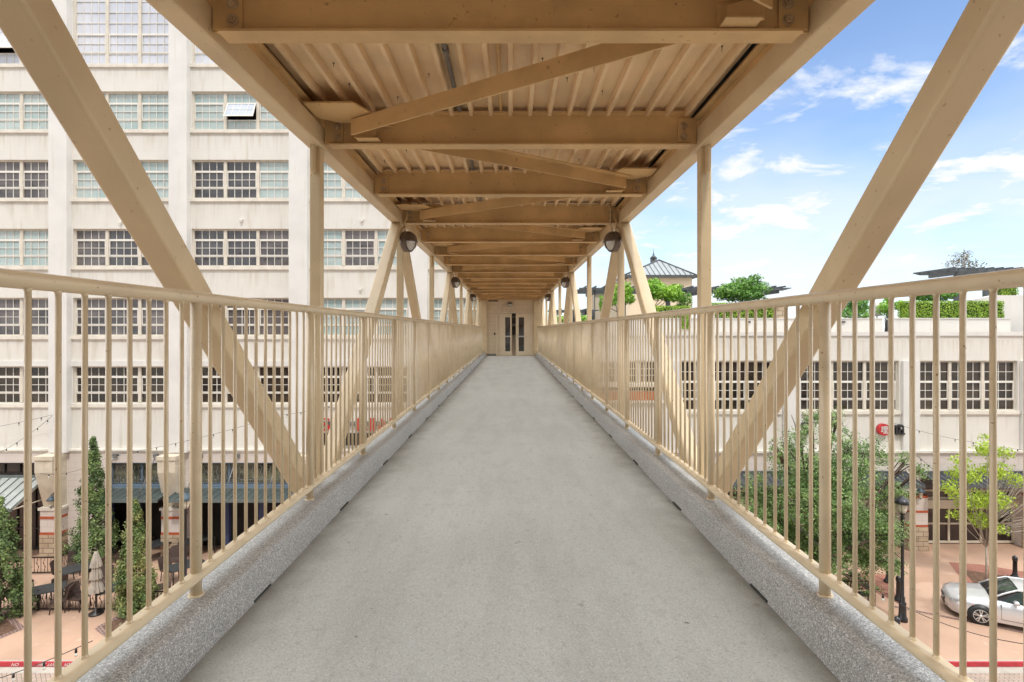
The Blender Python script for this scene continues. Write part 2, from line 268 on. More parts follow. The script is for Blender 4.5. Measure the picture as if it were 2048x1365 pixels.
# ------------------------------------------------------------------ mesh helpers
def P(px, py, D): return Vector(((px-1021)/F*D, D, EYE-(py-660)/F*D))
def X(px, D): return (px-1021)/F*D
def Z(py, D): return EYE-(py-660)/F*D
class MB:
    def __init__(s): s.v = []; s.f = []; s.sm = []; s.mi = []; s.m = 0
    def add(s, vs, fs, smooth=False):
        o = len(s.v); s.v += [tuple(p) for p in vs]; s.f += [tuple(i+o for i in f) for f in fs]
        s.sm += ([smooth]*len(fs) if isinstance(smooth, bool) else list(smooth)); s.mi += [s.m]*len(fs); return s
    def box(s, x0, x1, y0, y1, z0, z1):
        x0, x1 = sorted((x0, x1)); y0, y1 = sorted((y0, y1)); z0, z1 = sorted((z0, z1))
        return s.add([(x0,y0,z0),(x1,y0,z0),(x1,y1,z0),(x0,y1,z0),(x0,y0,z1),(x1,y0,z1),(x1,y1,z1),(x0,y1,z1)],
              [(0,3,2,1),(4,5,6,7),(0,1,5,4),(1,2,6,5),(2,3,7,6),(3,0,4,7)])
    def sweep(s, prof, p0, p1, up=(0, 0, 1), smooth=False, cap=True, scale1=1):
        """prof: list of (a, b): a along side axis, b along the up axis"""
        p0 = Vector(p0); p1 = Vector(p1); d = (p1-p0).normalized(); up = Vector(up)
        side = d.cross(up).normalized(); u = side.cross(d).normalized()
        n = len(prof)
        vs = [p0+side*a+u*b for a, b in prof]+[p1+side*a*scale1+u*b*scale1 for a, b in prof]
        fs = [(i, (i+1) % n, n+(i+1) % n, n+i) for i in range(n)]; sm = [smooth]*n
        if cap: fs += [tuple(range(n-1, -1, -1)), tuple(range(n, 2*n))]; sm += [False, False]
        return s.add(vs, fs, sm)
    def cyl(s, p0, p1, r, r1=None, n=10, cap=True, smooth=True):
        r1 = r if r1 is None else r1; p0 = Vector(p0); p1 = Vector(p1); d = p1-p0
        up = (0, 0, 1) if abs(d.normalized().z) < .9 else (0, 1, 0)
        return s.sweep([(r*math.cos(2*math.pi*i/n), r*math.sin(2*math.pi*i/n)) for i in range(n)], p0, p1, up, smooth, cap, r1/max(r, 1e-6))
    def tube(s, pts, r, n=6, r1=None, closed=False):
        pts = [Vector(p) for p in pts]; m = len(pts); vs = []; fs = []
        prev = None
        for i, p in enumerate(pts):
            a = pts[max(i-1, 0)]; b = pts[min(i+1, m-1)]; d = (b-a).normalized()
            if prev is None: u = d.orthogonal().normalized()
            else:
                u = prev-d*prev.dot(d); u = u.normalized() if u.length > 1e-6 else d.orthogonal().normalized()
            prev = u; q = d.cross(u); rr = r if r1 is None else r+(r1-r)*i/(m-1)
            vs += [p+(u*math.cos(2*math.pi*k/n)+q*math.sin(2*math.pi*k/n))*rr for k in range(n)]
        for i in range(m-1):
            for k in range(n): fs.append((i*n+k, i*n+(k+1) % n, (i+1)*n+(k+1) % n, (i+1)*n+k))
        sm = [True]*len(fs); fs += [tuple(range(n-1, -1, -1)), tuple(range((m-1)*n, m*n))]; sm += [False, False]
        return s.add(vs, fs, sm)
    def prism(s, poly, x0, x1, axis='x'):
        """poly extruded along an axis; poly given in the other two axes in xyz order"""
        n = len(poly)
        def mk(t, a, b): return {'x': (t, a, b), 'y': (a, t, b), 'z': (a, b, t)}[axis]
        vs = [mk(x0, a, b) for a, b in poly]+[mk(x1, a, b) for a, b in poly]
        return s.add(vs, [(i, (i+1) % n, n+(i+1) % n, n+i) for i in range(n)]+[tuple(range(n-1, -1, -1)), tuple(range(n, 2*n))])
    def lathe(s, prof, c, n=16, axis=Vector((0, 0, 1)), smooth=True, cap=True):
        """prof: (radius, height along the axis)"""
        axis = Vector(axis).normalized(); u = axis.orthogonal().normalized(); q = axis.cross(u); c = Vector(c); vs = []; fs = []
        for r, h in prof: vs += [c+axis*h+(u*math.cos(2*math.pi*k/n)+q*math.sin(2*math.pi*k/n))*r for k in range(n)]
        for i in range(len(prof)-1):
            for k in range(n): fs.append((i*n+k, i*n+(k+1) % n, (i+1)*n+(k+1) % n, (i+1)*n+k))
        sm = [smooth]*len(fs)
        if cap: fs += [tuple(range(n-1, -1, -1)), tuple(range((len(prof)-1)*n, len(prof)*n))]; sm += [False]*2
        return s.add(vs, fs, sm)
    def build(s, name, m, parent=None, **props):
        me = bpy.data.meshes.new(name); o = bpy.data.objects.new(name, me); C.objects.link(o)
        off = Vector((0, 0, 0))
        if parent is not None:
            r = parent
            while r.parent: r = r.parent
            if r.type == 'EMPTY': off = r.location
            o.parent = parent
        me.from_pydata([(a-off[0], b-off[1], c-off[2]) for a, b, c in s.v], [], s.f)
        for mm in (m if isinstance(m, (list, tuple)) else [m]): me.materials.append(M[mm])
        me.polygons.foreach_set('use_smooth', s.sm); me.polygons.foreach_set('material_index', s.mi)
        me.validate(); me.update()
        for k, v in props.items(): o[k] = v
        return o
def thing(name, label, cat, loc=(0, 0, 0), group=None, rz=0):
    o = bpy.data.objects.new(name, None); C.objects.link(o); o.location = loc; o.rotation_euler = (0, 0, rz); o.empty_display_size = .2
    o['label'] = label; o['category'] = cat
    if group: o['group'] = group
    return o
def tagm(o, label, cat, group=None):
    o['label'] = label; o['category'] = cat
    if group: o['group'] = group
    return o
def copy_tree(o, parent=None):
    c = o.copy(); C.objects.link(c)
    if parent is not None: c.parent = parent
    for ch in list(o.children): copy_tree(ch, c)
    return c
def rrect(w, h, r, n=3):
    pts = []
    for cx, cy, a0 in ((w/2-r, h/2-r, 0), (-w/2+r, h/2-r, 90), (-w/2+r, -h/2+r, 180), (w/2-r, -h/2+r, 270)):
        for i in range(n+1):
            a = R(a0+90*i/n); pts.append((cx+r*math.cos(a), cy+r*math.sin(a)))
    return pts
def textmesh(body, size, name):
    cu = bpy.data.curves.new(name, 'FONT'); cu.body = body; cu.size = size; cu.extrude = 0; cu.resolution_u = 4
    ob = bpy.data.objects.new(name, cu); C.objects.link(ob); dg = bpy.context.evaluated_depsgraph_get()
    me = bpy.data.meshes.new_from_object(ob.evaluated_get(dg)); bpy.data.objects.remove(ob); bpy.data.curves.remove(cu)
    return me
def letter(body, x0, x1, z0, z1, y, depth, name, m, parent, slant=0, horiz=False):
    """a letter of given box on a wall facing -Y"""
    me = textmesh(body, 1, name); vs = [v.co.copy() for v in me.vertices]
    ax0 = min(v.x for v in vs); ax1 = max(v.x for v in vs); az0 = min(v.y for v in vs); az1 = max(v.y for v in vs)
    b = MB(); n = len(vs); pts = []
    for d in (0, depth):
        for v in vs:
            t = (v.y-az0)/(az1-az0); px = x0+(v.x-ax0)/(ax1-ax0)*(x1-x0)+slant*t
            pts.append((px, y-depth+d, z0+t*(z1-z0)))
    fs = [tuple(p.vertices) for p in me.polygons]; ec = {}
    for f in fs:
        for i in range(len(f)):
            e = (f[i], f[(i+1) % len(f)]); ec[e] = 1
    side = [(a, b2, b2+n, a+n) for (a, b2) in ec if (b2, a) not in ec]
    b.add(pts, fs+[tuple(i+n for i in reversed(f)) for f in fs]+side)
    bpy.data.meshes.remove(me)
    return b.build(name, m, parent)
# ------------------------------------------------------------------ ground and street
DECK = EYE-1.27
GY = 17.78                       # red kerb line of the plaza
def flat(name, poly, z, m, **k):
    b = MB(); b.add([(x, y, z) for x, y in poly], [tuple(range(len(poly)))]); return b.build(name, m, **k)
b = MB(); b.add([(-300, -300, -.16), (300, -300, -.16), (300, 400, -.16), (-300, 400, -.16)], [(0, 1, 2, 3)]); b.build('ground', 'gutter', kind='structure')
flat('street', [(-200, -16, ), (200, -16), (200, GY-.32), (-200, GY-.32)], -.152, 'street', kind='structure')
flat('gutter', [(-200, GY-.32), (200, GY-.32), (200, GY-.01), (-200, GY-.01)], -.150, 'gutter', kind='structure')
b = MB(); b.box(-200, 200, GY, 90, -.3, 0); b.build('plaza_pavement', 'plaza', kind='structure')
b = MB(); b.box(-200, 200, GY-.008, GY, -.14, -.004); b.box(-200, 200, GY-.008, GY+.05, -.003, .003); b.build('red_kerb', 'redpaint', kind='structure')
b = MB(); b.box(-200, 200, GY+.05, GY+.12, -.2, .004); b.build('kerb_edge', 'gutter', kind='structure')
fl = thing('kerb_lettering', 'white slanted FIRE LANE NO PARKING lettering on the red kerb', 'road marking', (X(60, GY), GY, 0))
for txt, a, c in (('NO', 22, 36), ('FIRE', 75, 90), ('LANE', 95, 112), ('NO', 128, 138), ('PARKING', 150, 176)):
    letter(txt, X(a, GY), X(c, GY), -.125, -.02, GY-.009, .003, 'word', 'whitepaint', fl, slant=.06)
# darker lane where cars stop, with its brick edging, on the right part of the plaza
def gp(px, py):
    D = EYE*F/(py-660); return ((px-1021)/F*D, D)
flat('parking_lane', [gp(1760, 1190), gp(1842, 1165), gp(2048, 1165), gp(2400, 1215), gp(2400, 1340), gp(2048, 1266), gp(1790, 1214)], .004, 'plaza_dark', kind='structure')
def band(name, pts, wd, z, m, **k):
    b = MB()
    for i in range(len(pts)-1):
        a = Vector(pts[i]); c = Vector(pts[i+1]); d = (c-a).normalized(); n = Vector((-d.y, d.x))*wd/2
        zz_ = z+.0007*i
        b.add([(a.x-n.x, a.y-n.y, zz_), (c.x-n.x, c.y-n.y, zz_), (c.x+n.x, c.y+n.y, zz_), (a.x+n.x, a.y+n.y, zz_)], [(0, 1, 2, 3)])
    return b.build(name, m, **k)
band('lane_edging', [gp(1785, 1213), gp(2048, 1266), gp(2400, 1342)], .14, .009, 'darkbrick', kind='structure')
flat('brick_paving', [gp(1728, 1147), gp(1775, 1150), gp(1800, 1210), gp(1740, 1180), gp(1640, 1165)], .006, 'redbrick', kind='structure')
tri = flat('brick_triangle', [gp(1897, 1125), gp(1965, 1130), gp(2040, 1143), gp(2200, 1170), gp(2200, 1200), gp(1935, 1175)], .0085, 'redbrick', kind='structure')
flat('brick_triangle_centre', [gp(1926, 1141), gp(2030, 1154), gp(2120, 1172), gp(1950, 1172)], .0125, 'soil', kind='structure')
flat('yellow_ramp_marking', [gp(1880, 1333), gp(1918, 1333), gp(1990, 1385), gp(1930, 1385)], -.145, 'yellow', kind='structure')
flat('planting_bed', [gp(-60, 1230), gp(6, 1228), gp(38, 1257), gp(-30, 1285), gp(-120, 1285)], .008, 'soil', kind='structure')
band('planting_bed_edging', [gp(-60, 1228), gp(8, 1228), gp(43, 1258), gp(-30, 1288)], .2, .012, 'darkbrick', kind='structure')
flat('planting_bed', [gp(200, 1256), gp(262, 1225), gp(340, 1222), gp(330, 1262), gp(240, 1290)], .008, 'soil', kind='structure')
band('planting_bed_edging', [gp(262, 1222), gp(196, 1256), gp(240, 1292), gp(335, 1264)], .2, .012, 'darkbrick', kind='structure')
# faint expansion joints of the plaza
b = MB()
for i in range(-12, 13): b.box(i*3.1-.006, i*3.1+.006, GY+.2, 26, .0005, .0025)
for j in range(1, 3): b.box(-60, 60, GY+3*j, GY+3*j+.012, .0028, .0035)
b.build('pavement_joints', 'plaza_dark', kind='structure')

# ------------------------------------------------------------------ walkway floor and kerbs
b = MB(); b.box(-1.25, 1.25, -19, 26.1, DECK-.22, DECK); b.build('walkway_floor', 'floor', kind='structure')
def kerb(sx, name):
    b = MB(); prof = [(1.19, -.02), (1.197, .03), (1.206, .09), (1.215, .143), (1.219, .150), (1.228, .156), (1.30, .161), (1.37, .158), (1.392, .15), (1.405, .13), (1.41, .02), (1.41, -.35), (1.19, -.35)]
    ys = []; y = -19.0
    while y < 26.0: ys.append(y); y += .09 if y > 0 else .5
    ys.append(26.08)
    n = len(prof); rings = []
    gaps = [.86+1.272*i for i in range(-2, 20)]
    for y in ys:
        dx = .006*mnoise.noise((y*.9, sx*3, 0)); dz = .004*mnoise.noise((y*1.3, sx*7, 4))
        rings.append([(sx*(a+dx*(1 if i < 8 else 0)+.002*mnoise.noise((y*5, i*.7, sx))), y, DECK+c+(dz if 2 < i < 10 else 0)) for i, (a, c) in enumerate(prof)])
    o = [v for r in rings for v in r]; fs = []
    for i in range(len(ys)-1):
        for k in range(n):
            q = (i*n+k, i*n+(k+1) % n, (i+1)*n+(k+1) % n, (i+1)*n+k)
            fs.append(q if sx < 0 else q[::-1])
    b.add(o, fs, True)
    b.build(name, 'kerb', kind='structure')
    # drain slots at the foot of the kerb
    for g in gaps:
        yy = 2.246+.25+1.272*round((g-2.246)/1.272)
        if yy < .5 or yy > 25: continue
        q = MB(); q.box(sx*1.187, sx*1.215, yy, yy+.17, DECK+.002, DECK+.012); q.build('drain_slot', 'slot', kind='structure')
kerb(-1, 'kerb'); kerb(1, 'kerb')

# ------------------------------------------------------------------ the footbridge
fb = thing('footbridge', 'covered beige steel truss footbridge with ribbed metal roof, seen from inside', 'footbridge', (0, 0, DECK))
HC = EYE+1.41; XT = 1.51
nodes_top = [1.13+6.12*i for i in range(-3, 5)]; nodes_bot = [4.19+6.12*i for i in range(-4, 4)]
for sx in (-1, 1):
    b = MB(); b.sweep(rrect(.122, .165, .012), (sx*XT, -19, HC+.0825), (sx*XT, 26.05, HC+.0825)); b.build('top_chord', 'steel', fb)
    b = MB(); b.box(sx*1.475, sx*1.485, -19, 26.05, HC+.165, HC+.30); b.box(sx*1.425, sx*1.475, -19, 26.05, HC+.222, HC+.23); b.build('closure_plate', 'roof_steel', fb)
    b = MB(); b.sweep(rrect(.127, .16, .012), (sx*XT, -19, DECK-.16), (sx*XT, 26.05, DECK-.16)); b.build('bottom_chord', 'steel', fb)
    zt, zb = HC+.09, DECK-.12
    for yb in nodes_bot:
        b = MB(); b.sweep(rrect(.086, .086, .009), (sx*XT, yb, DECK-.09), (sx*XT, yb, HC-.002), up=(0, 1, 0)); b.build('truss_post', 'steel', fb)
        b = MB(); b.prism([(yb-.115, HC-.001), (yb+.115, HC-.001), (yb+.115, HC-.17), (yb+.09, HC-.20), (yb-.09, HC-.20), (yb-.115, HC-.17)], sx*XT-.010, sx*XT+.010); b.build('gusset_plate', 'steel', fb)
        for sg in (-1, 1):
            yt = yb+3.06*sg
            if yt > 26: continue
            d = Vector((0, yt-yb, zt-zb)).normalized()
            pb = Vector((sx*XT, yb, zb))+d*.14; pt = Vector((sx*XT, yt, zt))-d*.128
            b = MB(); b.sweep(rrect(.127, .127, .016, 4), pb, pt, up=(1, 0, 0)); b.build('truss_diagonal', 'steel', fb)
    for yt in nodes_top:
        if yt < 26 :
            b = MB(); b.sweep(rrect(.086, .086, .009), (sx*XT, yt+.10, DECK-.09), (sx*XT, yt+.10, HC-.002), up=(0, 1, 0)); b.build('truss_post', 'steel', fb)
            b = MB(); b.prism([(yt-.16, HC-.001), (yt+.16, HC-.001), (yt+.16, HC-.19), (yt+.12, HC-.23), (yt-.12, HC-.23), (yt-.16, HC-.19)], sx*XT-.011, sx*XT+.011); b.build('gusset_plate', 'steel', fb)
HB = EYE+1.4256
def wprof(w, h, tf=.012, tw=.009):
    return [(-w/2, 0), (w/2, 0), (w/2, tf), (tw/2, tf), (tw/2, h-tf), (w/2, h-tf), (w/2, h), (-w/2, h), (-w/2, h-tf), (-tw/2, h-tf), (-tw/2, tf), (-w/2, tf)]
beam_y = [2.62]+[4.19+1.53*i for i in range(0, 15)]
beam_y = [2.62-1.53*i for i in range(12, 0, -1)]+beam_y
HEX = [(math.cos(R(60*i)), math.sin(R(60*i))) for i in range(6)]
def bolt(x, y, z, parent, s=.022):
    b = MB(); b.cyl((x, y, z), (x, y-.004, z), s*1.35, n=14); b.cyl((x, y-.004, z), (x, y-.018, z), s, n=6, smooth=False); b.cyl((x, y-.018, z), (x, y-.027, z), s*.5, n=10)
    b.build('bolt', 'bolt', parent)
for i, y in enumerate(beam_y):
    b = MB(); b.sweep(wprof(.112, .255), (-1.40, y, HB), (1.40, y, HB))
    for sx in (-1, 1): b.box(sx*1.40, sx*1.448, y-.006, y+.006, HB+.02, HB+.225)
    bm = b.build('cross_beam', 'roof_steel', fb)
    if 0 < y < 12:
        for sx in (-1, 1):
            q = MB(); q.box(sx*1.30, sx*1.442, y-.0185, y-.0062, HB+.03, HB+.215); q.build('end_plate', 'roof_steel', bm)
            for zz_ in (.075, .155): bolt(sx*1.345, y-.0185, HB+zz_, bm)
# zig-zag wind bracing under the roof with its gusset plates
for i in range(len(beam_y)-1):
    ya, yb = beam_y[i], beam_y[i+1]
    sa = 1 if (i-12) % 2 == 0 else -1      # side at the nearer beam
    if yb < 0: continue
    pa = Vector((sa*1.19, ya-.10, HB+.085)); pb = Vector((-sa*1.19, yb-.17, HB+.085))
    zt_ = .008*(i % 2)
    b = MB(); L_ = [(-.006, -.055), (.006, -.055), (.006, .05), (.075, .05), (.075, .06), (-.006, .06)]
    d = (pb-pa).normalized()
    b.sweep([(a, c+zt_) for a, c in L_], pa, pb, up=(0, 0, 1)); br = b.build('wind_brace', 'roof_steel', fb)
    b = MB(); zg = HB+.155
    b.add([], [])
    pl = [(-sa*1.445, yb-.44), (-sa*1.10, yb-.44), (-sa*.98, yb-.20), (-sa*1.10, yb-.075), (-sa*1.30, yb-.075), (-sa*1.445, yb-.19)]
    if -sa > 0: pl = pl[::-1]
    b.prism(pl, zg, zg+.012, 'z'); b.build('brace_gusset', 'roof_steel', fb)
    if 0 < yb < 12:
        q = MB(); q.box(-sa*1.00, -sa*1.17, yb-.0185, yb-.0062, HB+.025, HB+.155); q.box(-sa*1.00, -sa*1.17, yb-.13, yb-.0185, HB+.021, HB+.029)
        cl = q.build('brace_clip', 'roof_steel', fb)
        for dx in (1.04, 1.12): bolt(-sa*dx, yb-.0185, HB+.055, cl, .018)
# ribbed roof deck
b = MB(); zd = EYE+1.675; prof = []; nr = 19
xs = [(-9+i)*.152 for i in range(nr)]
pts = [(-1.474, zd+.042)]
for x in xs:
    pts += [(x-.021, zd+.042), (x-.019, zd+.006), (x-.013, zd-.012), (x+.013, zd-.012), (x+.019, zd+.006), (x+.021, zd+.042)]
pts += [(1.452, zd+.042), (1.452, zd+.07), (-1.474, zd+.07)]
b.prism(pts, -19, 26.1, 'y'); rd = b.build('roof_deck', 'deck_pan', fb)
b = MB(); b.box(-1.59, 1.59, -19, 26.1, zd+.073, zd+.16); b.build('roof_slab', 'roofdark', fb)
b = MB()
for sx in (-1, 1): b.box(sx*1.565, sx*1.58, -19, 26.1, HC+.166, zd+.0725)
b.build('roof_fascia', 'steel', fb)
random.seed(3)
for i in range(62):
    y = random.choice([random.uniform(1.9, 4.0), random.uniform(1.9, 4.0), random.uniform(4.3, 5.6), random.uniform(5.8, 8)]); x = (random.randint(-9, 8)+random.uniform(.3, .7))*.152; L_ = random.uniform(.028, .04)
    q = MB(); z0 = zd+.0425; q.cyl((x, y, z0), (x, y, z0-.004), .0065, n=6); q.cyl((x, y, z0-.004), (x+random.uniform(-.003, .003), y, z0-L_), .0025, .001, n=5); q.build('roof_screw', 'screw', rd)
for x, r, m in ((-.392, .016, 'conduit'), (-.075, .011, 'roof_steel')):
    b = MB(); yy = [-2, 2.9, 3.3, 8, 14, 20, 26]
    b.tube([(x+.004*math.sin(y_), y_, zd+.030-r) for y_ in yy], r, 8)
    for y_ in (3.25, 6.3, 9.2): b.cyl((x, y_-.03, zd+.030-r), (x, y_+.03, zd+.030-r), r*1.35, n=8)
    b.build('conduit', m, fb)

# ------------------------------------------------------------------ round bulkhead lamps on the truss
def bulkhead(c, n, r, label, sc=1, group='round bulkhead lamps along the bridge'):
    n = Vector(n).normalized(); c = Vector(c)
    t = thing('bulkhead_lamp', label, 'lamp', c, group)
    up = Vector((0, 0, 1)); s = up.cross(n).normalized()
    b = MB(); b.lathe([(r*.8, -.02), (r, 0), (r, .045), (r*.985, .05), (r*1.01, .053), (r*1.01, .075), (r*.9, .086)], c, 24, n); b.build('housing', 'bronze', t)
    b = MB(); b.lathe([(r*.92, .07), (r*.86, .10), (r*.7, .128), (r*.42, .148), (.004, .155)], c, 24, n); b.build('lens', 'lens', t)
    b = MB()     # eyelid over the upper half and the cross bars
    vs = []; fs = []; prof = [(r*.96, .074), (r*.90, .106), (r*.73, .135), (r*.44, .156), (.004, .163)]
    m_ = 14
    for (q, h) in prof: vs += [c+n*h+(s*math.cos(math.pi*k/m_)+up*math.sin(math.pi*k/m_))*q for k in range(m_+1)]
    for i in range(len(prof)-1):
        for k in range(m_): fs.append((i*(m_+1)+k, i*(m_+1)+k+1, (i+1)*(m_+1)+k+1, (i+1)*(m_+1)+k))
    b.add(vs, fs, True)
    b.tube([c+n*h+s*q for q, h in [(r*.97, .078), (r*.88, .11), (r*.5, .155), (0, .167), (-r*.5, .155), (-r*.88, .11), (-r*.97, .078)]], .008, 6)
    b.build('eyelid_guard', 'bronze', t)
    b = MB(); b.tube([c+n*h-up*q for q, h in [(0, .165), (r*.5, .153), (r*.88, .108), (r*.97, .078)]], .006, 6); b.build('guard_bar', 'bronze', t)
    if c.y < 25.9:
        sg = 1 if c.x < 0 else -1
        b = MB(); b.tube([c+up*(r-.01), c+up*(r+.07)+Vector((sg*.0, .02, 0)), c+up*(r+.11)+Vector((-sg*.03, .05, 0)), c+up*(r+.2)+Vector((sg*.015, .05, 0)), (c.x+sg*.02, c.y+.08, zd-.02)], .009, 6); b.build('lamp_conduit', 'steel', t)
    return t
words = ['nearest', 'second nearest', 'farthest']
for sx, side in ((-1, 'left'), (1, 'right')):
    for i in range(3):
        yt = 7.25+6.12*i
        bulkhead((sx*1.40, yt-.12, EYE+1.165), (-sx*.95, -.31, 0), .136, f'{words[i]} round bronze bulkhead lamp on the {side} truss of the bridge')
# conduit running along the fourth beam to the right lamp
b = MB(); y4 = 7.25-.075; b.tube([(-.3, y4, HB+.262), (.9, y4, HB+.262), (1.18, y4, HB+.262), (1.28, y4, HB+.255), (1.335, y4, HB+.20), (1.335, y4, HB+.1), (1.33, y4, HB-.02), (1.36, y4, EYE+1.32)], .010, 6); b.build('conduit', 'steel', fb)

# ------------------------------------------------------------------ railings
def railing(sx, label):
    t = thing('guard_railing', label, 'railing', (sx*1.314, 2.2, DECK+.16), 'beige tubular guard railings of the walkway')
    XR = sx*1.314; zt = EYE+.158-.022; zb = EYE-.772*1.314-.015
    pr = []
    for i in range(24):
        a = 2*math.pi*i/24; x = math.cos(a)*.021; z = math.sin(a)*.022; x += .009 if math.cos(a) > .01 else (-.009 if math.cos(a) < -.01 else 0); z -= .0045 if abs(math.cos(a)) < .15 else 0
        pr.append((x, z))
    b = MB(); b.sweep(pr, (XR, -18, zt), (XR, 26.0, zt), smooth=True); b.build('top_rail', 'rail', t)
    b = MB(); b.sweep([(a, c*.95) for a, c in pr], (XR, -18, zb), (XR, 26.0, zb), smooth=True); b.build('bottom_rail', 'rail', t)
    posts = [2.246+1.272*i for i in range(-4, 19)]
    k = 0; rest = MB()
    for i, y in enumerate(posts):
        b = MB(); b.cyl((XR, y, DECK+.15), (XR, y, zt-.012), .0225, n=18); b.cyl((XR, y, DECK+.150), (XR, y, DECK+.168), .031, n=18); b.build('post', 'rail', t)
        if i+1 < len(posts) and y > -1:
            for j in range(1, 12 if y > 2 else 13):
                step = 1.272/12 if y > 2 else 1.272/13
                yy = y+step*j
                if yy < .2: continue
                q = MB() if k < 100 else rest
                q.cyl((XR, yy, zb+.012), (XR, yy, zt-.010), .0083, n=10)
                q.cyl((XR, yy, zt-.032), (XR, yy, zt-.016), .0083, .013, n=10, cap=False)
                q.cyl((XR, yy, zb+.015), (XR, yy, zb+.028), .0125, .0083, n=10, cap=False)
                if k < 100: q.build('baluster', 'rail', t)
                k += 1
    o = rest.build('balusters', 'rail', t); o['kind'] = 'stuff'
    q = MB()
    for i in range(-4, 0):
        pass
railing(-1, 'beige tubular guard railing along the left kerb of the walkway')
railing(1, 'beige tubular guard railing along the right kerb of the walkway')

# ------------------------------------------------------------------ end wall with the doors
D = 26.1; s = D/F
def bx(b, px0, px1, py0, py1, D0, D1, ref=None):
    r = ref or D0
    return b.box(X(px0, r), X(px1, r), D0, D1, Z(py1, r), Z(py0, r))
ew = thing('entrance_wall', 'beige block end wall with door recess closing the far end of the bridge', 'wall', (0, D, DECK))
b = MB(); bx(b, 960, 994, 600, 715, D, D+.5, D); bx(b, 1067.5, 1084, 600, 715, D, D+.5, D); bx(b, 994, 1067.5, 600, 626, D, D+.5, D); b.build('wall', 'cmu', ew)
b = MB(); bx(b, 960.5, 973.5, 602, 713, D-.12, D-.002, D-.1); bx(b, 1068, 1084, 602, 713, D-.12, D-.002, D-.1); b.build('pilaster', 'steel', ew)
b = MB(); bx(b, 973.5, 994, 708, 712.4, D-.02, D-.001, D); b.build('skirting', 'skirt', ew)
b = MB(); bx(b, 992.5, 995.5, 625, 712, D-.05, D+.12, D); bx(b, 992.5, 1068, 623.5, 627, D-.045, D+.12, D); b.build('door_surround', 'cmu', ew)
b = MB()     # arched corner
pts = [(995.5, 627), (1004, 627)]+[(995.5+8.5*(1-math.sin(R(90*i/6))), 627+6*(1-math.cos(R(90*i/6)))) for i in range(1, 7)]
b.prism([(X(a, D), Z(c, D)) for a, c in pts], D-.04, D+.02, 'y'); b.build('arch_corner', 'cmu', ew)
b = MB(); bx(b, 977, 996, 601.5, 603.5, D-.03, D-.001, D); b.build('vent_slot', 'inside', ew)
b = MB(); bx(b, 988, 990.5, 666, 670, D-.03, D-.001, D); b.build('card_reader', 'blackplastic', ew)
def leaf(px0, px1, g0, g1, D0, label, ang, hinge):
    t = thing('door', label, 'door', (X(px0 if hinge == 0 else px1, D), D0, DECK))
    b = MB(); x = lambda p: X(p, D)
    z0, z1, zg0, zg1 = DECK+.01, Z(627.3, D), Z(703.2, D), Z(635, D)
    b.box(x(px0), x(g0), D0, D0+.045, z0, z1); b.box(x(g1), x(px1), D0, D0+.045, z0, z1); b.box(x(g0), x(g1), D0, D0+.045, z0, zg0); b.box(x(g0), x(g1), D0, D0+.045, zg1, z1)
    for a in (g0, g1): b.box(x(a)-.012, x(a)+.012, D0-.008, D0, zg0, zg1)
    p = b.build('panel', 'door', t)
    b = MB(); b.box(x(g0), x(g1), D0+.02, D0+.026, zg0, zg1); b.build('glass', 'g_dark', p)
    b = MB(); b.box(x(g0), x(g1), D0+.004, D0+.018, Z(674.5, D), Z(672, D)); b.build('push_bar', 'rim', p)
    if hinge == 1:
        b = MB(); b.tube([(x(px0)+.05, D0, Z(671, D)), (x(px0)+.05, D0-.05, Z(671, D)), (x(px0)+.05, D0-.05, Z(678, D)), (x(px0)+.05, D0, Z(678, D))], .012, 8); b.build('handle', 'rim', t)
leaf(995.8, 1023.5, 1010, 1020.9, D+.05, 'left beige leaf of the far double door, narrow window at its inner edge', 0, 0)
leaf(1031.6, 1067.4, 1037, 1048.6, D+.05, 'right beige leaf of the far double door, with a metal pull handle', 0, 1)
b = MB(); b.box(-1.3, 1.5, D+3, D+3.05, DECK, DECK+2.6); b.box(-1.3, 1.5, D+.5, D+3, DECK-.05, DECK-.001); b.build('corridor', 'inside', ew)
bulkhead((X(1019.5, D), D-.02, Z(609, D)), (0, -1, 0), .125, 'round bronze bulkhead lamp above the far double door')
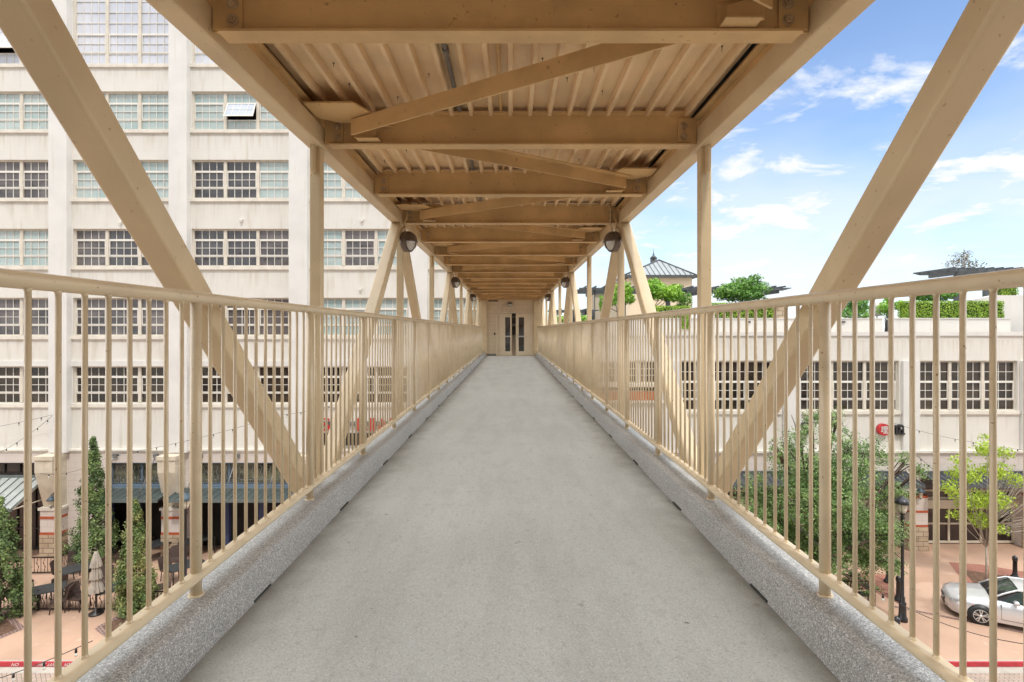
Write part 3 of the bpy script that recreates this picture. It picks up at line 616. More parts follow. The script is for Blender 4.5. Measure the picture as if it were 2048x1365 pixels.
# person just inside the ajar door
def person(c):
    t = thing('person', 'person in a pale shirt and dark trousers standing inside the ajar far door', 'person', c)
    bm = bpy.data.meshes.new('body')
    J = [((0, 0, .95), .15), ((0, 0, 1.15), .14), ((0, .0, 1.38), .17), ((0, 0, 1.50), .06), ((0, -.01, 1.62), .10), ((0, -.01, 1.72), .085),
         ((-.19, 0, 1.42), .06), ((-.25, .0, 1.15), .045), ((-.22, -.12, .93), .035), ((-.21, -.17, .86), .03),
         ((.19, 0, 1.42), .06), ((.25, .0, 1.15), .045), ((.22, -.12, .93), .035), ((.21, -.17, .86), .03),
         ((-.10, 0, .88), .10), ((-.11, -.02, .48), .062), ((-.11, .01, .08), .045), ((-.12, -.13, .03), .035),
         ((.10, 0, .88), .10), ((.11, -.02, .48), .062), ((.11, .01, .08), .045), ((.12, -.13, .03), .035)]
    E = [(0, 1), (1, 2), (2, 3), (3, 4), (4, 5), (2, 6), (6, 7), (7, 8), (8, 9), (2, 10), (10, 11), (11, 12), (12, 13), (0, 14), (14, 15), (15, 16), (16, 17), (0, 18), (18, 19), (19, 20), (20, 21)]
    bm.from_pydata([j[0] for j in J], E, []); o = bpy.data.objects.new('body', bm); C.objects.link(o); o.parent = t
    md = o.modifiers.new('s', 'SKIN'); 
    if not bm.skin_vertices: bpy.context.view_layer.update()
    sv = bm.skin_vertices[0].data if bm.skin_vertices else None
    if sv:
        for i, j in enumerate(J): sv[i].radius = (j[1], j[1]*.8)
        sv[0].use_root = True
    o.modifiers.new('ss', 'SUBSURF').levels = 1
    dg = bpy.context.evaluated_depsgraph_get(); me = bpy.data.meshes.new_from_object(o.evaluated_get(dg)); o.modifiers.clear(); o.data = me
    for k in ('skin', 'shirt', 'trousers', 'hair'): me.materials.append(M[k])
    for p in me.polygons:
        z = p.center.z; p.use_smooth = True
        p.material_index = 2 if z < .95 and abs(p.center.x) < .2 else (3 if z > 1.70 else (0 if z > 1.5 or z < .93 else 1))
person((X(1027, D+.9), D+.95, DECK))
b = MB(); y_ = D+.62; b.prism([(X(1026.5, D), DECK), (X(1031, D), DECK), (X(1030, D), DECK+.58), (X(1028, D), DECK+.62)], y_, y_+.03, 'y'); o = b.build('floor_sign', 'yellow'); tagm(o, 'yellow folding floor sign standing behind the gap of the far doors', 'floor sign')
# ------------------------------------------------------------------ the tall left building
DL = 26.5; s = DL/F
XL = lambda px: (px-1021)*s
ZL = lambda py: EYE-(py-660)*s
lb = thing('apartment_building', 'tall white painted brick building with piers and multi-pane windows, behind the bridge on the left', 'building', (XL(480), DL, 0))
floors = [(-112, 129), (183, 260), (320, 397), (458, 533), (596, 672), (733, 808)]
bays = [(145.5+237.5*k, 341.5+237.5*k) for k in range(-3, 4)]
x_left = XL(bays[0][0]-60); x_right = XL(1078)
def wall_strip(b, a, c, pz0, pz1): b.box(XL(a), XL(c), DL, DL+.42, ZL(pz1), ZL(pz0))
b = MB()
for (a, c) in bays:
    a -= 4; c += 4
    top = -190
    for (f0, f1) in floors:
        wall_strip(b, a, c, top, f0); top = f1
    wall_strip(b, a, c, 808, 900)
    for (f0, f1) in floors:      # window jambs
        b.box(XL(a), XL(a+4), DL, DL+.42, ZL(f1), ZL(f0)); b.box(XL(c-4), XL(c), DL, DL+.42, ZL(f1), ZL(f0))
b.build('wall', 'wall', lb)
for i in range(-3, 5):
    xc = XL(126.0+237.5*i)
    if i == 4: xc = XL(1068)
    b = MB(); w_ = .445 if i < 4 else .25
    b.box(xc-w_, xc+w_, DL-.33, DL+.3, ZL(903) if i < 4 else 0, ZL(-190)); b.build('pier', 'pier', lb)
b = MB(); b.box(x_left, x_right, DL+.9, DL+14, 0, ZL(-192)); b.build('core', 'inside', lb)
b = MB(); b.box(x_left-.2, x_right+.1, DL+.42, DL+14.2, ZL(-190), ZL(-196)); b.box(x_right-.02, x_right+.02, DL+.1, DL+14, 0, ZL(-190)); b.build('roof', 'pier', lb)
glz = {}
def setg(f, vals):
    for k, v in zip(range(-3, 4), vals): glz[(f, k)] = v
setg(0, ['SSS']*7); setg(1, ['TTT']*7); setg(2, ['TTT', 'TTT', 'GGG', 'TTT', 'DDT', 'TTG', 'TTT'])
setg(3, ['TTT', 'TTT', 'TTT', 'GDD', 'DDG', 'TGT', 'TTT']); setg(4, ['GGG', 'GDG', 'GGG', 'GGG', 'DGG', 'TTT', 'TTG']); setg(5, ['BBB']*7)
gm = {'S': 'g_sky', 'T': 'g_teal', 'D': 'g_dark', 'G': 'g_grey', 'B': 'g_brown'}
opens = {(0, -1): 1, (1, 1): 1}
def window(parent, x0, x1, z0, z1, y, codes, rows, sash_rows, lab=None, fm='frame', open_sec=None, ncol=4, sill='sill', D2=.16):
    """rows: list of row heights (fractions); sash_rows: (first, last) rows that belong to the operable sash"""
    yf = y+D2; b = MB(); n = len(codes); post = .075
    b.box(x0, x1, yf-.03, yf+.06, z1-.07, z1); b.box(x0, x1, yf-.03, yf+.06, z0, z0+.06)
    b.box(x0, x0+.07, yf-.029, yf+.06, z0+.06, z1-.07); b.box(x1-.07, x1, yf-.029, yf+.06, z0+.06, z1-.07)
    w = (x1-x0-.14-post*2*(n-1))/n; secs = []
    for i in range(n):
        a = x0+.07+i*(w+2*post); secs.append((a, a+w))
        if i < n-1: b.box(a+w, a+w+2*post, yf-.06, yf+.06, z0+.06, z1-.07)
    wnd = b.build('window', fm, parent)
    if lab: wnd['label'] = lab
    b = MB(); b.box(x0-.06, x1+.06, y-.09, yf, z0-.17, z0-.002); b.box(x0-.04, x1+.04, y-.03, yf, z0-.21, z0-.17); b.build('sill', sill, wnd)
    H = z1-.07-z0-.06; tot = sum(rows); zs = [z1-.07]
    for r in rows: zs.append(zs[-1]-H*r/tot)
    bars = MB(); gl = {}
    for i, (a, c) in enumerate(secs):
        isopen = open_sec == i
        for j in range(len(rows)):
            zt_, zb_ = zs[j], zs[j+1]
            insash = sash_rows[0] <= j <= sash_rows[1]
            if not (insash and isopen):
                g = gl.setdefault((codes[i], i), MB()); tl = random.uniform(-.006, .006)
                
                for q in range(ncol):
                    u0, u1 = a+(c-a)*q/ncol, a+(c-a)*(q+1)/ncol; t1, t2, t3 = (random.uniform(-.005, .005) for _ in range(3))
                    g.add([(u0, yf+.022+t1, zb_), (u1, yf+.022+t2, zb_), (u1, yf+.022+t2+t3-t1, zt_), (u0, yf+.022+t3, zt_)], [(0, 1, 2, 3)])
            if j > 0 and not (isopen and insash and j > sash_rows[0]):
                hw = .03 if j in (sash_rows[0], sash_rows[1]+1) else .013
                bars.box(a, c, yf-.012, yf+.018, zt_-hw, zt_+hw)
        if not isopen and sash_rows[0] < len(rows):
            za, zb2 = zs[sash_rows[0]]-.03, zs[sash_rows[1]+1]+.03
            for (q0, q1) in ((a+.012, a+.052), (c-.052, c-.012)): bars.box(q0, q1, yf-.035, yf+.012, zb2, za)
            bars.box(a+.052, c-.052, yf-.034, yf+.012, za-.045, za); bars.box(a+.052, c-.052, yf-.034, yf+.012, zb2, zb2+.045)
        for k in range(1, ncol):
            xx = a+(c-a)*k/ncol
            if isopen:
                bars.box(xx-.013, xx+.013, yf-.008, yf+.017, zs[sash_rows[0]]+.03, z1-.07)
                bars.box(xx-.013, xx+.013, yf-.008, yf+.017, z0+.06, zs[sash_rows[1]+1]-.03)
            else: bars.box(xx-.013, xx+.013, yf-.008, yf+.017, z0+.06, z1-.07)
        if isopen:
            za, zb2 = zs[sash_rows[0]]-.02, zs[sash_rows[1]+1]; L_ = za-zb2; th = R(24)
            sh = MB(); pf = lambda u, v, o=0: (a+.02+(c-a-.04)*u, yf-.04-math.sin(th)*L_*v-o*math.cos(th), za-math.cos(th)*L_*v-o*math.sin(th)*-1)
            def slab(u0, u1, v0, v1, o0, o1):
                p = [pf(u0, v0, o0), pf(u1, v0, o0), pf(u1, v1, o0), pf(u0, v1, o0), pf(u0, v0, o1), pf(u1, v0, o1), pf(u1, v1, o1), pf(u0, v1, o1)]
                sh.add(p, [(0, 3, 2, 1), (4, 5, 6, 7), (0, 1, 5, 4), (1, 2, 6, 5), (2, 3, 7, 6), (3, 0, 4, 7)])
            slab(0, .04, 0, 1, -.015, .02); slab(.96, 1, 0, 1, -.015, .02); slab(.04, .96, 0, .06, -.014, .02); slab(.04, .96, .94, 1, -.014, .02)
            slab(.04, .96, .49, .51, -.005, .015)
            for k in range(1, 4): slab(k/4-.008, k/4+.008, .06, .94, -.004, .014)
            so = sh.build('open_sash', 'bar', wnd)
            g = MB(); p = [pf(.04, .06), pf(.96, .06), pf(.96, .94), pf(.04, .94)]; g.add(p, [(0, 1, 2, 3)]); g.build('open_glass', 'g_open', wnd)
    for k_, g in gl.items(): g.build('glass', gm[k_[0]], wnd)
    bars.build('glazing_bars', 'bar', wnd)
    return wnd
random.seed(5)
for fi, (f0, f1) in enumerate(floors):
    for k in range(-3, 4):
        a, c = bays[k+3]
        rows = [1, 1, 1, 1, 1, 1, 1, 1.0, .9, .9, 1.0] if fi == 0 else [1.05, .98, .98, 1.05]
        sr = (8, 9) if fi == 0 else (1, 2)
        lab = None
        if (fi, k) in opens: lab = 'window with its %s sash tilted open' % ('middle' if k == 1 else 'lower left')
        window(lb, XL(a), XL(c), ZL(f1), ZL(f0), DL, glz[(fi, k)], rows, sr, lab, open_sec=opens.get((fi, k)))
for px, py in ((725, 440), (722, 578), (243, 444), (484, 440), (960, 440)):
    b = MB(); b.cyl((XL(px), DL, ZL(py)), (XL(px), DL-.12, ZL(py)), .07, n=12); b.cyl((XL(px), DL-.04, ZL(py)-.06), (XL(px), DL-.10, ZL(py)-.13), .05, n=10); b.build('wall_vent', 'bar', lb)
b = MB()
for (a, c) in bays: b.box(XL(a)-.05, XL(c)+.05, DL-.06, DL-.001, ZL(733), ZL(722))
b.build('lintel_band', 'pier', lb)
b = MB(); b.box(x_left, x_right, DL-.12, DL-.001, ZL(905), ZL(901)); b.box(x_left, x_right, DL-.19, DL-.0012, ZL(901), ZL(897.5)); b.build('string_course', 'sill', lb)
# ground storey: tiled band, openings, corbels and pillars
b = MB()
TB = 925; FL = 972
b.box(x_left, XL(-92), DL-.1, DL+.35, 0, ZL(905)); 
def tile(a, c, z0, z1): b.box(XL(a), XL(c), DL-.1, DL+.35, ZL(z1), ZL(z0))
for (a, c) in ((-92, 98), (218, 343), (383, 600), (636, 830)): tile(a, c, 905, TB)
tile(-92+190, 218, 905, 1108); tile(343, 383, 905, 1108); tile(600, 636, 905, 1108); tile(830, 1078, 905, 1108)
b.build('tiled_wall', 'tile', lb)
def corbel(px):
    xc = XL(px); y0 = DL-.1; zt_, zm, zb_ = ZL(907), ZL(936), ZL(1008)
    b = MB(); b.prism([(y0, zt_), (y0-.85, zt_), (y0-.85, zm), (y0-.35, zb_), (y0, zb_)], xc-.42, xc+.42)
    b.box(xc-.46, xc+.46, y0-.9, y0-.001, zt_-.12, zt_+.06); c_ = b.build('corbel', 'corbel', lb)
    b = MB(); b.box(xc-.46, xc+.46, y0-.5, y0-.0015, ZL(1061), ZL(1013)); pl = b.build('pillar', 'tile', lb)
    b = MB(); b.box(xc-.52, xc+.52, y0-.56, y0-.001, ZL(1013), ZL(1008)); b.build('cap', 'sill', pl)
    for zz_ in (1025, 1056): b = MB(); b.box(xc-.465, xc+.465, y0-.52, y0-.001, ZL(zz_+5), ZL(zz_)); b.build('red_band', 'redband', pl)
    b = MB(); b.box(xc-.47, xc+.47, y0-.53, y0-.002, 0, ZL(1061)); b.build('stone_base', 'stone', pl)
for px in (-118, 120, 357, 618, 848): corbel(px)
def storefront(a, c, zt_, zb_, y, fm, gmat, ncols, rails, par=lb, Xf=XL, Zf=ZL, g0=None, lab=None):
    b = MB(); x0, x1 = Xf(a), Xf(c); z1 = Zf(zt_); z0 = Zf(zb_)
    b.box(x0, x1, y, y+.1, z1-.1, z1); b.box(x0, x1, y, y+.1, z0, z0+.1)
    for i in range(ncols+1):
        xx = x0+.05+(x1-x0-.1)*i/ncols; b.box(xx-.05, xx+.05, y-.01, y+.1, z0+.1, z1-.1)
    for r in rails: b.box(x0+.1, x1-.1, y+.005, y+.09, Zf(r)-.04, Zf(r)+.04)
    w_ = b.build('shop_window', fm, par)
    if lab: w_['label'] = lab
    b = MB(); b.add([(x0, y+.06, z0), (x1, y+.06, z0), (x1, y+.06, z1), (x0, y+.06, z1)], [(0, 1, 2, 3)]); b.build('glass', gmat, w_)
    return w_
M['g_shop'] = glassmat('shop_glass', (.055, .035, .03), (.022, .016, .015), (.6, .6, .8), spec=.5, wav=.15)
M['g_olive'] = glassmat('olive_transom_glass', (.20, .20, .12), (.05, .05, .04), (.8, .8, 2.5), spec=.5, wav=.2)
storefront(-92, 98, TB, 951, DL+.12, 'iron', 'g_brown', 6, [])
storefront(-92, 98, 951, 1104, DL+.3, 'iron', 'g_shop', 5, [1062, 1020])
def ironwork(a, c, zt_, zb_):
    b = MB(); x0, x1 = XL(a), XL(c); z0, z1 = ZL(zb_), ZL(zt_); n = max(2, int((x1-x0)/.42)); y = DL+.04
    for i in range(n):
        xc = x0+(i+.5)*(x1-x0)/n
        for sg in (-1, 1):
            pts = []
            for t in range(22):
                u = t/21; ang = u*2.6*math.pi; r = .16*(1-u)+.02
                pts.append((xc+sg*(.06+r*math.sin(ang)*.8), y, z0+.25+r*math.cos(ang)))
            b.tube(pts, .011, 4); b.tube([(xc+sg*.02, y, z0+.05), (xc+sg*.16, y, z0+.42), (xc+sg*.05, y, z0+.68), (xc+sg*.14, y, z0+.92), (xc+sg*.02, y, z0+1.0)], .011, 4)
    b.box(x0, x1, y-.02, y+.02, z0+.03, z0+.06); b.build('scroll_ironwork', 'silveriron', lb)
for a, c, n in ((218, 343, 2), (383, 600, 3)):
    storefront(a, c, TB, FL, DL+.12, 'steelblue', 'g_olive', n, []); ironwork(a+2, c-2, TB, FL)
    b = MB(); b.box(XL(a), XL(c), DL-.12, DL+.35, ZL(976), ZL(970)); b.build('transom_beam', 'steelblue', lb)
    storefront(a, c, 994, 1100, DL+1.0, 'navy', 'g_shop', n*2, [1062, 1010])
    b = MB(); b.box(XL(a), XL(c), DL+.35, DL+1.1, ZL(994), ZL(976)); b.build('soffit', 'iron', lb)
    b = MB()
    for i in range(n+1): xx = XL(a+6+(c-a-12)*i/n); b.box(xx-.11, xx+.11, DL-.2, DL+.02, 0, ZL(992))
    b.build('storefront_post', 'navy', lb)
    # something lit and brown inside: stair and railing seen through the glass
storefront(640, 826, 866, 890, DL-.14, 'iron', 'g_brown', 7, [])
storefront(640, 826, 925, 1104, DL+.2, 'iron', 'g_shop', 5, [1062, 1010])
def awning(a, c, ztop, zbot, out_, m, seam, step, par, Xf, y0, Zf, Zf2=None, skew=0):
    """sloping standing-seam awning; ztop at the wall, zbot at the eave which stands out_ metres in front"""
    x0, x1 = Xf(a), Xf(c); y1 = y0-out_
    zt_ = Zf(ztop); zb_ = EYE-(zbot-660)*y1/F
    b = MB(); b.prism([(y0, zt_), (y1, zb_), (y1, zb_-.05), (y0, zt_-.06)], x0, x1); aw = b.build('awning', m, par)
    b = MB(); n = int(abs(x1-x0)/step)
    d = Vector((0, y1-y0, zb_-zt_)).normalized(); nn = Vector((0, -(zb_-zt_), (y1-y0))).normalized(); nn = nn if nn.z > 0 else -nn
    for i in range(n+1):
        xx = x0+.02+(x1-x0-.04)*i/n
        b.sweep([(-.014, -.01), (.014, -.01), (.014, .04), (-.014, .04)], Vector((xx, y0, zt_))+d*.01, Vector((xx, y1, zb_))-d*.003, up=nn)
    b.build('seam', seam, aw)
    b = MB(); b.box(x0, x1, y1-.03, y1-.001, zb_-.13, zb_+.01); b.box(x0, x1, y0-.12, y0-.001, zt_-.07, zt_+.05); b.build('awning_trim', seam, aw)
    b = MB()
    for xx in (x0+.03, x1-.03): b.tube([(xx, y1+.05, zb_-.06), (xx, y0, zb_-.10)], .03, 6); b.tube([(xx, y1+.1, zb_-.05), (xx, y0, zt_-.1)], .02, 6)
    b.build('awning_frame', 'corbel' if m == 'awn_grey' else 'iron', aw)
    return aw, y1, zb_
awning(-92, 100, 951, 1018, 1.9, 'awn_grey', 'awn_seam', .42, lb, XL, DL-.12, ZL)
for a, c, rods in ((219, 352, (235, 316)), (366, 600, (404, 478, 560))):
    aw, y1, zb_ = awning(a, c, 976, 1000, 1.25, 'awn_green', 'awn_seam', .36, lb, XL, DL-.12, ZL)
    for r in rods:
        b = MB(); b.box(XL(r)-.11, XL(r)+.11, DL-.22, DL-.1, ZL(914), ZL(907)); b.tube([(XL(r), DL-.2, ZL(911)), (XL(r)-.1, y1+.08, zb_+.05)], .022, 6); b.build('awning_rod', 'conduit', aw)
# red channel letters of the restaurant, on a grey raceway
sg = thing('shop_sign', 'red letter sign on the white left building, half hidden behind the bridge railing', 'sign', (XL(720), DL-.2, ZL(850)))
b = MB(); b.box(XL(640), XL(800), DL-.12, DL-.01, ZL(852), ZL(843)); b.build('raceway', 'conduit', sg)
for ch, a, c in (('S', 644, 662), ('Y', 664, 686), ('L', 717, 737), ('I', 742, 750), ('A', 756, 777), ('Y', 780, 799)):
    letter(ch, XL(a), XL(c), ZL(861), ZL(835.5), DL-.12, .09, 'letter', 'signred', sg)

# ------------------------------------------------------------------ the low right building
DR = 27.3; sr_ = DR/F
XR_ = lambda px: (px-1021)*sr_
ZR = lambda py: EYE-(py-660)*sr_
rb = thing('commercial_building', 'low white building with roof terrace, multi-pane windows and dark awnings, on the right', 'building', (XR_(1500), DR, 0))
rbays = [(1125.5+237.25*k, 1323.5+237.25*k) for k in range(0, 6)]     # 1362.75, 1600, 1837.25
b = MB(); x1_ = XR_(2600); x0_ = XR_(1084)
def rw(a, c, z0, z1, y=DR): b.box(XR_(a), XR_(c), y, y+.4, ZR(z1), ZR(z0))
rw(1084, 2600, 668, 722); rw(1084, 2600, 823, 902)
prev = 1084
for k, (a, c) in enumerate(rbays):
    rw(prev, a, 722, 823); prev = c
    if k == 0: rw(a, c, 783, 823)
rw(prev, 2600, 722, 823)
b.build('wall', 'wall', rb)
b = MB(); b.box(x0_, x1_, DR+.9, DR+9, 0, ZR(668)); b.build('core', 'inside', rb)
b = MB(); b.box(x0_, x1_, DR+.4, DR+22, ZR(669)-.2, ZR(669)); b.build('terrace_floor', 'creamwall', rb)
b = MB(); b.box(x0_, x1_, DR-.08, DR-.001, ZR(672), ZR(664)); b.box(x0_, x1_, DR-.001, DR+.4, ZR(667.9), ZR(664)); b.build('parapet_band', 'pier', rb)
for k in range(0, 6):
    px = 1818+237.25*(k-3)+1
    if px < 1100: continue
    b = MB(); b.box(XR_(px)-.42, XR_(px)+.42, DR-.16, DR-.0015, ZR(902), ZR(722)); b.build('pier', 'pier', rb)
for k, (a, c) in enumerate(rbays):
    if k == 0: window(rb, XR_(a+60), XR_(c), ZR(767), ZR(722.5), DR, 'BBB', [1, 1, 1], (5, 5)); continue
    window(rb, XR_(a), XR_(c), ZR(822), ZR(722.5), DR, 'BBB', [1, 1, .95, .95, 1], (2, 3))
b = MB(); b.box(XR_(1100), XR_(1322), DR-.05, DR-.001, ZR(801), ZR(783)); b.box(XR_(1350), XR_(1361), DR-.05, DR-.001, ZR(801), ZR(783)); b.build('rust_panel', 'rust', rb)
b = MB(); b.box(XR_(1096), XR_(1326), DR-.14, DR-.001, ZR(806), ZR(801.5)); b.build('ledge', 'sill', rb)
b = MB(); b.box(x0_, x1_, DR-.2, DR-.002, ZR(905), ZR(900.5)); b.build('string_course', 'sill', rb)
b = MB(); rwt = lambda a, c, z0, z1: b.box(XR_(a), XR_(c), DR-.08, DR+.35, ZR(z1), ZR(z0))
rwt(1084, 2600, 905, 945)
for a, c in ((1084, 1110), (1332, 1372), (1570, 1606), (1800, 1840), (2040, 2080), (2278, 2318)): rwt(a, c, 945, 1093)
b.build('tiled_wall', 'tile', rb)
for px in (1345, 1585, 1820, 2058, 2296):
    xc = XR_(px); y0 = DR-.08
    b = MB(); b.box(xc-.46, xc+.46, y0-.5, y0-.0015, ZR(1047), ZR(985)); pl = b.build('pillar', 'tile', rb)
    for z in (985, 1014, 1042): b = MB(); b.box(xc-.465, xc+.465, y0-.52, y0-.001, ZR(z+4), ZR(z)); b.build('red_band', 'redband', pl)
    b = MB(); b.box(xc-.47, xc+.47, y0-.53, y0-.002, 0, ZR(1047)); b.build('stone_base', 'stone', pl)
for a, c in ((1110, 1332), (1372, 1570), (1606, 1800), (1840, 2040), (2080, 2278)):
    storefront(a, c, 945, 1002, DR+.3, 'corbel', 'g_shop', 3, [985], rb, XR_, ZR); 
    b = MB(); b.box(XR_(a), XR_(c), DR+.1, DR+.42, ZR(1018), ZR(1002)); b.build('transom_beam', 'corbel', rb)
    storefront(a, c, 1018, 1091, DR+.3, 'corbel', 'g_shop', 3, [1052], rb, XR_, ZR)
    awning(a-3, c+3 if c < 1800 else c+8, 943, 972, 1.3, 'awn_black', 'roofdark', .30, rb, XR_, DR-.09, ZR)
sg = thing('shop_sign', 'black letter sign with a round red character disc behind the live oak', 'sign', (XR_(1700), DR-.2, ZR(858)))
letter('S', XR_(1597), XR_(1618), ZR(869), ZR(844), DR-.06, .14, 'letter', 'signdark', sg)
b = MB(); b.cyl((XR_(1763), DR-.01, ZR(858.5)), (XR_(1763), DR-.22, ZR(858.5)), 11.5*sr_, n=28); dsk = b.build('disc', 'signred', sg)
b = MB()      # the white character
def st(p, q, w_=.022):
    c0 = Vector((XR_(1763), DR-.228, ZR(858.5))); b.sweep([(-w_, -.006), (w_, -.006), (w_, .006), (-w_, .006)], c0+Vector((p[0]*sr_, 0, p[1]*sr_)), c0+Vector((q[0]*sr_, 0, q[1]*sr_)), up=(0, -1, 0))
for p, q in (((-6.5, 5), (-2.6, 5.8)), ((-6.2, .9), (-2.8, 1.5)), ((-7, -3.8), (-2.4, -2.2)), ((-4.5, 5.4), (-4.6, -3)), ((-1, 6.2), (5.6, 6.2)), ((-1, 2.9), (5.4, 2.9)), ((-1, -.3), (5.2, -.3)),
             ((-1, 6.4), (-1, -.5)), ((5.5, 6.4), (5.3, -.5)), ((2.2, 6.2), (2.1, -6)), ((-1.2, -3.1), (5.6, -3.1)), ((-2.6, -6.3), (7, -6.3))): st(p, q)
b.build('character', 'whitepaint', sg)
letter('n', XR_(1777), XR_(1790), ZR(869), ZR(849), DR-.06, .14, 'letter', 'signdark', sg)
letter('a', XR_(1791.5), XR_(1805), ZR(869), ZR(848), DR-.06, .14, 'letter', 'signdark', sg)
b = MB(); b.box(XR_(1775), XR_(1806), DR-.05, DR-.01, ZR(861), ZR(856)); b.build('raceway', 'signdark', sg)

# ------------------------------------------------------------------ building the bridge starts from, behind the viewer
ob = thing('brick_building', 'taupe building with dark windows at the near end of the bridge, behind the viewer', 'building', (0, -19, 0))
b = MB(); b.box(-42, 42, -32, -19.05, 0, 19); b.build('wall', 'farwall', ob)
b = MB()
for i in range(-9, 10):
    for j in range(5):
        if abs(i) < 1 and 2 <= j <= 3: continue
        b.box(i*4.2-1.4, i*4.2+1.4, -19.05, -18.98, 1.2+j*3.5, 3.2+j*3.5)
b.build('window', 'g_dark', ob)

# ------------------------------------------------------------------ roof terrace
def leaves(b, n, fn, size, flat=.0, aspect=.6):
    """n leaf quads at positions from fn()"""
    for i in range(n):
        c, nrm = fn(); s_ = size*random.uniform(.6, 1.35)
        d = Vector((random.gauss(0, 1), random.gauss(0, 1), random.gauss(0, 1)*.7)).normalized()
        nn = (nrm*1.2+Vector((random.gauss(0, .7), random.gauss(0, .7), random.gauss(0, .7)))).normalized()
        d = (d-nn*d.dot(nn)).normalized(); q = nn.cross(d)
        b.add([c-d*s_*.5, c+q*s_*aspect*.5, c+d*s_*.5+nn*s_*.12, c-q*s_*aspect*.5], [(0, 1, 2, 3)])
def blobpts(blobs, fill=.55):
    wts = [r[0]*r[1]*r[2] if len(r) == 3 else r**2 for _, r in blobs]
    def f():
        k = random.choices(range(len(blobs)), wts)[0]; c, r = blobs[k]
        r3 = Vector(r) if not isinstance(r, (int, float)) else Vector((r, r, r))
        d = Vector((random.gauss(0, 1), random.gauss(0, 1), random.gauss(0, 1))).normalized()
        t = random.random()**(1/3)*(1-fill)+fill if random.random() < .75 else random.random()**.5
        t *= .82+.36*mnoise.noise(d*2.2+Vector(c)*3)
        return Vector(c)+Vector((d.x*r3.x, d.y*r3.y, d.z*r3.z))*t, d
    return f
def limbtree(name, label, base, top_z, blobs, nleaf, lsize, lm, bark, r0, group=None, fill=.55, cat='tree', nl=2, trunk_top=None):
    t = thing(name, label, cat, base, group); base = Vector(base); b = MB()
    fork = base+Vector((0, 0, (trunk_top if trunk_top else (top_z-base.z)*.4)))
    b.tube([base, base.lerp(fork, .5)+Vector((.05, .03, 0)), fork], r0, 8, r1=r0*.7)
    for (c, r) in blobs:
        c = Vector(c); rr = r if isinstance(r, (int, float)) else max(r[0], r[2]); m = fork.lerp(c, .5)+Vector((random.uniform(-.1, .1), random.uniform(-.1, .1), -.1))*rr
        b.tube([fork, m, c], r0*.42, 6, r1=r0*.12)
        for _ in range(nl):
            e = c+Vector((random.gauss(0, .5), random.gauss(0, .5), random.gauss(0, .4)))*rr
            b.tube([m.lerp(c, random.uniform(.2, .9)), c.lerp(e, .6)+Vector((0, 0, .08*rr)), e], r0*.14, 5, r1=r0*.05)
    b.build('trunk', bark, t)
    b = MB(); leaves(b, nleaf, blobpts(blobs, fill), lsize); b.build('crown', lm, t)
    return t
ZT = ZR(668)
def PW(px, py, D): return tuple(P(px, py, D))
# planter walls
b = MB(); b.box(X(1200, 28.2), X(1765, 28.2), 28.2, 28.6, ZT, Z(638, 28.2)); b.box(X(1200, 28.2), X(1765, 28.2), 28.15, 28.65, Z(638, 28.2), Z(636.6, 28.2))
o = thing('planter_wall', 'long white planter wall on the terrace left of the gap with the drain pipe', 'planter', (X(1480, 28.2), 28.2, ZT)); b.build('wall', 'pier', o)
b = MB(); b.box(X(1771, 28.2), X(1773.5, 28.2), 28.12, 28.18, Z(664, 28.2), Z(640, 28.2)); b.build('drain_pipe', 'iron', o)
b = MB()
for px in (1497, 1686): b.box(X(px-3, 28.2), X(px+3, 28.2), 28.12, 28.199, Z(646, 28.2), Z(643, 28.2))
b.build('wall_light', 'iron', o)
o = thing('planter_wall', 'long white planter wall on the terrace under the clipped right hedge', 'planter', (X(1900, 28.2), 28.2, ZT))
b = MB(); b.box(X(1783, 28.2), X(2014, 28.2), 28.0, 28.6, ZT, Z(638, 28.0)); b.box(X(1783, 28.2), X(2014, 28.2), 27.95, 28.65, Z(638, 28.0), Z(636.4, 28.0)); b.build('wall', 'pier', o)
o = thing('terrace_wall', 'higher white terrace wall behind the hedge at the right edge', 'wall', (X(2100, 29), 29, ZT))
b = MB(); b.prism([(X(1944, 29), Z(600, 29)), (X(1990, 29), Z(591, 29)), (X(2500, 29), Z(591, 29)), (X(2500, 29), ZT), (X(1944, 29), ZT)], 29, 29.4, 'y'); b.build('wall', 'pier', o)
def hedge(label, x0, x1, y0, y1, z0, z1, n, size=.07, group='clipped hedges of the terrace'):
    t = thing('clipped_hedge', label, 'hedge', ((x0+x1)/2, (y0+y1)/2, z0), group)
    b = MB(); b.box(x0+.06, x1-.06, y0+.06, y1-.06, z0, z1-.06); b.build('inner_twigs', 'hedge_core', t)
    def f():
        r = random.random()
        x, y, z = random.uniform(x0, x1), random.uniform(y0, y1), random.uniform(z0, z1)
        if r < .62: return Vector((x, y0+random.gauss(0, .025), z)), Vector((0, -1, .3))
        if r < .85: return Vector((x, y, z1+random.gauss(0, .02))), Vector((0, 0, 1))
        if r < .93: return Vector((x0, y, z)), Vector((-1, 0, 0))
        return Vector((x1, y, z)), Vector((1, 0, 0))
    b = MB(); leaves(b, n, f, size, aspect=.7); b.build('foliage', 'leaf_hedge', t)
hedge('low clipped green hedge on the planter wall near the right edge', X(1805, 28.2), X(2003, 28.2), 28.05, 28.55, Z(636.5, 28.2), Z(603.5, 28.2), 5200)
hedge('clipped green hedge on the planter wall left of the stone pillar', X(1418, 28.3), X(1547, 28.3), 28.25, 28.75, Z(637, 28.3), Z(607, 28.3), 3200)
hedge('clipped green hedge under the climbing vines beside the cream tower', X(1302, 28.3), X(1380, 28.3), 28.25, 28.75, Z(637, 28.3), Z(613, 28.3), 2000)
hedge('small square clipped hedge on the higher wall at the right edge', X(2000, 29.2), X(2033, 29.2), 29.1, 29.6, Z(591, 29.2), Z(555, 29.2), 1300)
